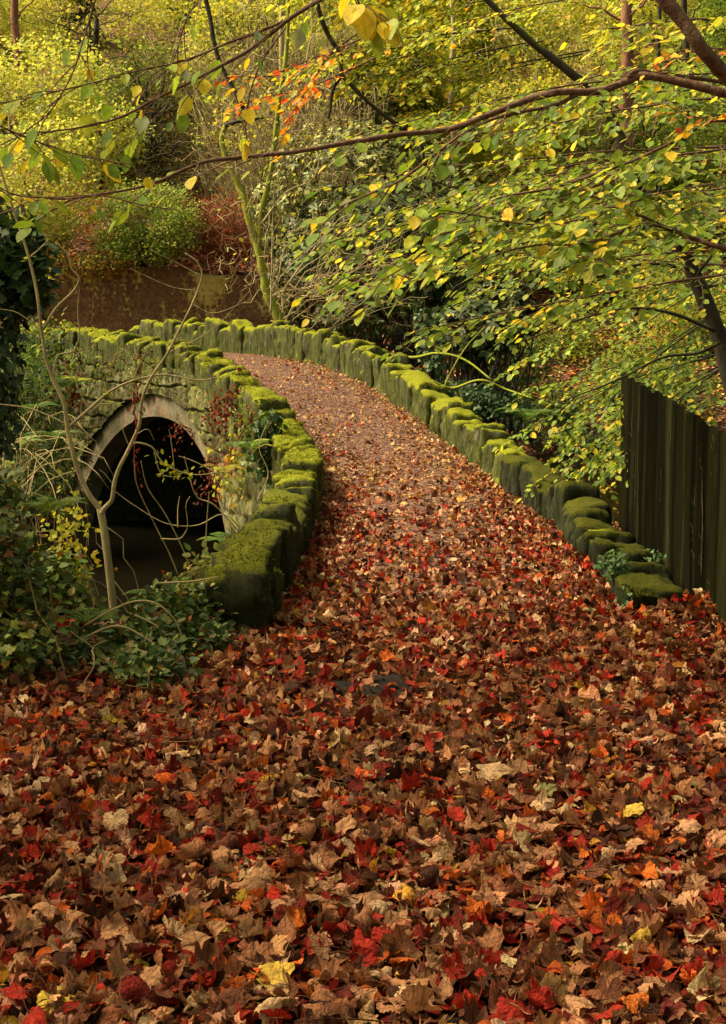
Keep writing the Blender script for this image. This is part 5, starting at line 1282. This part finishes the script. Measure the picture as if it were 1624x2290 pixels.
mass('thin upright yellow-green plant at the left of the sapling', [B(150, 1180, 9.4, 35, 90, .15), B(165, 1290, 9.4, 40, 60, .15)], 40, .04, ELMY, T_OVAL, 'leaf', 'young_shrub', per=7, keep=0)
mass('shaded ferny scrub on the bank left of the arch', [B(50, 900, 24, 110, 110, 1.2), B(60, 1050, 23, 100, 100, 1.2), B(20, 780, 26, 110, 60, 1)], 620, .13, FG + DARK + [(.2, .2, .05, 2)], T_LANCE, 'leaf_far', 'fern_thicket', per=9, srad=.3, stems=60)
# brown dead twigs over the scrub
o = empty('dry_bramble_stems', P(60, 1050, 14), 'arching straw-coloured dry stems at the left edge above the brambles', 'plant'); a = Acc()
for k in range(34):
    st = P(rng.uniform(-40, 60), rng.uniform(1000, 1200), 13 + rng.uniform(-1, 1)); e_ = P(rng.uniform(0, 260), rng.uniform(900, 1180), 13 + rng.uniform(-1, 1)); limb(a, st, e_, .005, .003, 10, .25, .25, 3, seed=k, bump_=0)
a.build('stems', M['twig'], o)
# thin dead twigs crossing the dark arch
o = empty('dead_bramble_stems', P(470, 1290, 11), 'thin pale dead stems arching in front of the dark arch', 'plant')
for q in [[(545, 1190, 11), (500, 1150, 11), (440, 1175, 11), (370, 1170, 11), (300, 1130, 11), (252, 1095, 11)], [(520, 1080, 11), (470, 1050, 11), (430, 1030, 11), (400, 1020, 11)], [(400, 1290, 10.5), (380, 1240, 10.5), (340, 1160, 10.5), (305, 1080, 10.5), (300, 1020, 10.5)], [(430, 1285, 10.5), (410, 1230, 10.5), (370, 1150, 10.5), (330, 1090, 10.5), (315, 1030, 10.5)], [(545, 1200, 11), (480, 1130, 11), (440, 1110, 11), (420, 1050, 11), (412, 1020, 11)], [(398, 1180, 11), (398, 1140, 11), (402, 1110, 11)], [(360, 1205, 11), (400, 1205, 11), (415, 1190, 11), (420, 1170, 11), (416, 1130, 11), (425, 1110, 11)], [(460, 1270, 10.6), (462, 1180, 10.6), (468, 1100, 10.6)], [(575, 1120, 12), (600, 1060, 12), (580, 1000, 12), (600, 940, 12)]]:
    limbpx(o, 'twig', q, .005, .0025, 'stem', 30, 4, 0)
o = empty('low_mossy_branch', P(250, 1440, 7.9), 'low pale arching branches over the ivy at the foot of the sapling', 'branch')
for q in [[(190, 1400, 8), (240, 1370, 8), (300, 1345, 8), (350, 1350, 8), (390, 1385, 8), (410, 1430, 8)], [(300, 1375, 8), (350, 1400, 8), (390, 1440, 8), (415, 1480, 8)], [(180, 1430, 7.8), (260, 1400, 7.8), (330, 1430, 7.8), (400, 1490, 7.8)], [(290, 1450, 7.6), (340, 1465, 7.6), (385, 1500, 7.6)], [(350, 1305, 8.4), (430, 1300, 8.4), (490, 1290, 8.4)]]:
    limbpx(o, 'twig', q, .008, .004, 'limb', 30, 6, .1)

# ivy-clad trunk at the left edge
o = empty('ivy_clad_trunk', P(-60, 1150, 10.5), 'tree trunk at the left edge thickly clad in dark glossy ivy', 'tree')
a = Acc(); pts = limb(a, P(-70, 1250, 10.5), P(-20, 470, 10.5), .13, .1, 14, 0, .06, 9, seed=2); a.build('trunk', M['bark_dark'], o)
a = Acc(); ivy_on(a, pts[4:], .26, 1500, .075, IVY + DARK); sprays(a, in_ell(120, P(40, 600, 10.5), np.array([.18, .25, .32]), .1), 8, .09, .075, IVY, T_IVY, keep=.2); a.build('ivy', M['gloss'], o)

# ivy on the right parapet end, loose stones, stems on the fence
o = tag(empty('ivy_clump', P(1390, 1310, 9.9)), 'small blue-green ivy trailing over the near end of the right parapet', 'ivy', GBK)
a = Acc(); n_ = 330; c = np.concatenate([in_ell(150, P(1370, 1265, 10.2), np.array([.12, .12, .12]), 0), in_ell(110, P(1400, 1370, 9.6), np.array([.09, .1, .22]), 0), in_ell(70, P(1440, 1240, 10.8), np.array([.18, .15, .05]), 0)])
leaves(a, T_IVY, c, rdir(n_) + [0, -.2, -.6], rdir(n_) * .7 + [-.3, -.5, .6], rng.uniform(.02, .05, n_), pick([(.05, .11, .035, 4), (.09, .16, .05, 3), (.03, .06, .02, 3)], n_)); a.build('leaves', M['gloss'], o)
for x, y, D, L, W, H, lab in [(1432, 1360, 9.7, .26, .24, .2, 'rounded mossy boulder at the foot of the fence end of the right parapet'), (1430, 1230, 11.4, .4, .24, .2, 'flat mossy stone between the right parapet and the fence'), (1350, 1165, 13.9, .5, .36, .34, 'dark flat block behind the right parapet next to the fence')]:
    a = Acc(); b = P(x, y, D); b[2] = float(terrain(b[:1], b[1:2])[0]) - .06; stone_mesh(a, b, np.array([.97, .2, 0]), np.array([-.2, .97, 0]), L, W, H, int(x), fuzz=500)
    tag(a.build('loose_stone', M['stone_dark']), lab, 'stone', 'loose stones by the fence')
o = empty('dead_ivy_stems', f0 + fd * 2.5, 'thin dead creeper stems clinging to the dark fence boards', 'creeper')
for k in range(7):
    q = rng.uniform(.4, 5.2); zz = np.linspace(rng.uniform(.0, .3), rng.uniform(.7, 1.2), 26); a = Acc()
    w_ = np.cumsum(rng.normal(0, .012, 26)); pts = np.array([f0 + fd * (q + w_[j]) + fn * .032 + [0, 0, zz[j] - f0[2]] for j in range(26)])
    tube(a, pts, np.linspace(.0035, .0018, 26), 4)
    for j in range(3, 24, 4): limb(a, pts[j], pts[j] + fd * rng.choice([-1, 1]) * .05 + fn * .01 + [0, 0, .03], .002, .001, 4, 0, .1, 3, seed=j)
    a.build('stem', M['bark_dead'], o)

# plants spilling over the top of the retaining wall and growing up the left end of the bridge
GS = 'plants spilling over walls'
for x, y, D, rx, ry, n, size, pal, lab in [(200, 590, 46.3, 110, 22, 170, .1, RUST + GREEN, 'low plants and dead leaves spilling over the left of the retaining wall top'), (330, 560, 46.2, 80, 32, 150, .09, GREEN, 'green shoots spilling over the middle of the retaining wall top'),
    (60, 640, 44, 50, 60, 220, .13, GREEN + YG, 'leafy scrub hiding the left end of the retaining wall')]:
    c, r_ = blob((x, y, D), (rx, ry), .5)
    bush('overhanging_scrub', lab, 'bush', [(c, r_)], n, 9, .25, size, pal, T_OVAL, 'leaf_far', base=np.array([c[0], 47.7, 4.2]) if y < 600 else None, group=GS, stems=14, stem_r=.02, keep=.2)
cr('leafy green creeper over the far left parapet top', 120, 745, 70, 18, 260, .08, GREEN + YG, name='green_creeper', nst=12)
cr('green weeds growing from the joints above the arch', 330, 800, 90, 40, 260, .06, GREEN + FY, name='green_creeper', tpl=T_LANCE, nst=14)
cr('ferny weeds on the wall between arch and left parapet bulge', 560, 960, 35, 60, 330, .07, GREEN + FY, name='green_creeper', tpl=T_LANCE, nst=14)

for x, y, D, lab in [(1170, 985, 47.6, 'dark fringe of roots and ferns along the far water edge'), (1260, 975, 48.2, 'dark mossy tussock at the water edge right of the ferny fringe'), (1340, 985, 47.5, 'shaded undergrowth at the water edge next to the fence')]:
    c = P(x, y, D); c[2] = WATER + .35
    ivy_patch(lab, c, np.array([1.0, .5, .45]), 700, .16, 'bank_undergrowth', pal=DARK + [(.06, .08, .02, 2)], h=.5, tpl=T_LANCE, mat='leaf_far', group='undergrowth at the far water edge')

GH = 'undergrowth bushes on the leafy slope across the water'
for x, y, D, rx, ry, pal, lab in [(1130, 800, 51, 110, 80, GREEN + DARK, 'dark green bush on the far bank just right of the drooping rhododendron'), (1290, 760, 56, 110, 90, GREEN + ELM, 'mid-green bush in the middle of the leafy slope'), (1440, 830, 52, 110, 80, GREEN, 'green bush low on the slope seen over the fence end'),
    (1560, 700, 56, 120, 100, GREEN + YG, 'yellow-green bush on the slope behind the leaning trunk'), (1210, 900, 49.5, 90, 45, DARK + GREEN, 'low dark bush at the water edge below the slope'), (1380, 600, 60, 120, 80, GREEN + ELM, 'loose green bush high on the leafy slope')]:
    c, r_ = blob((x, y, D), (rx, ry), 1.3)
    bush('undergrowth_bush', lab, 'bush', [(c, r_), (c + [.8, 0, -.3], r_ * .6), (c - [.9, 0, .4], r_ * .6)], 330, 11, .4, .13, pal, T_OVAL, 'leaf_far', group=GH, trunk='bark_dark', stems=24, stem_r=.025, keep=.5)
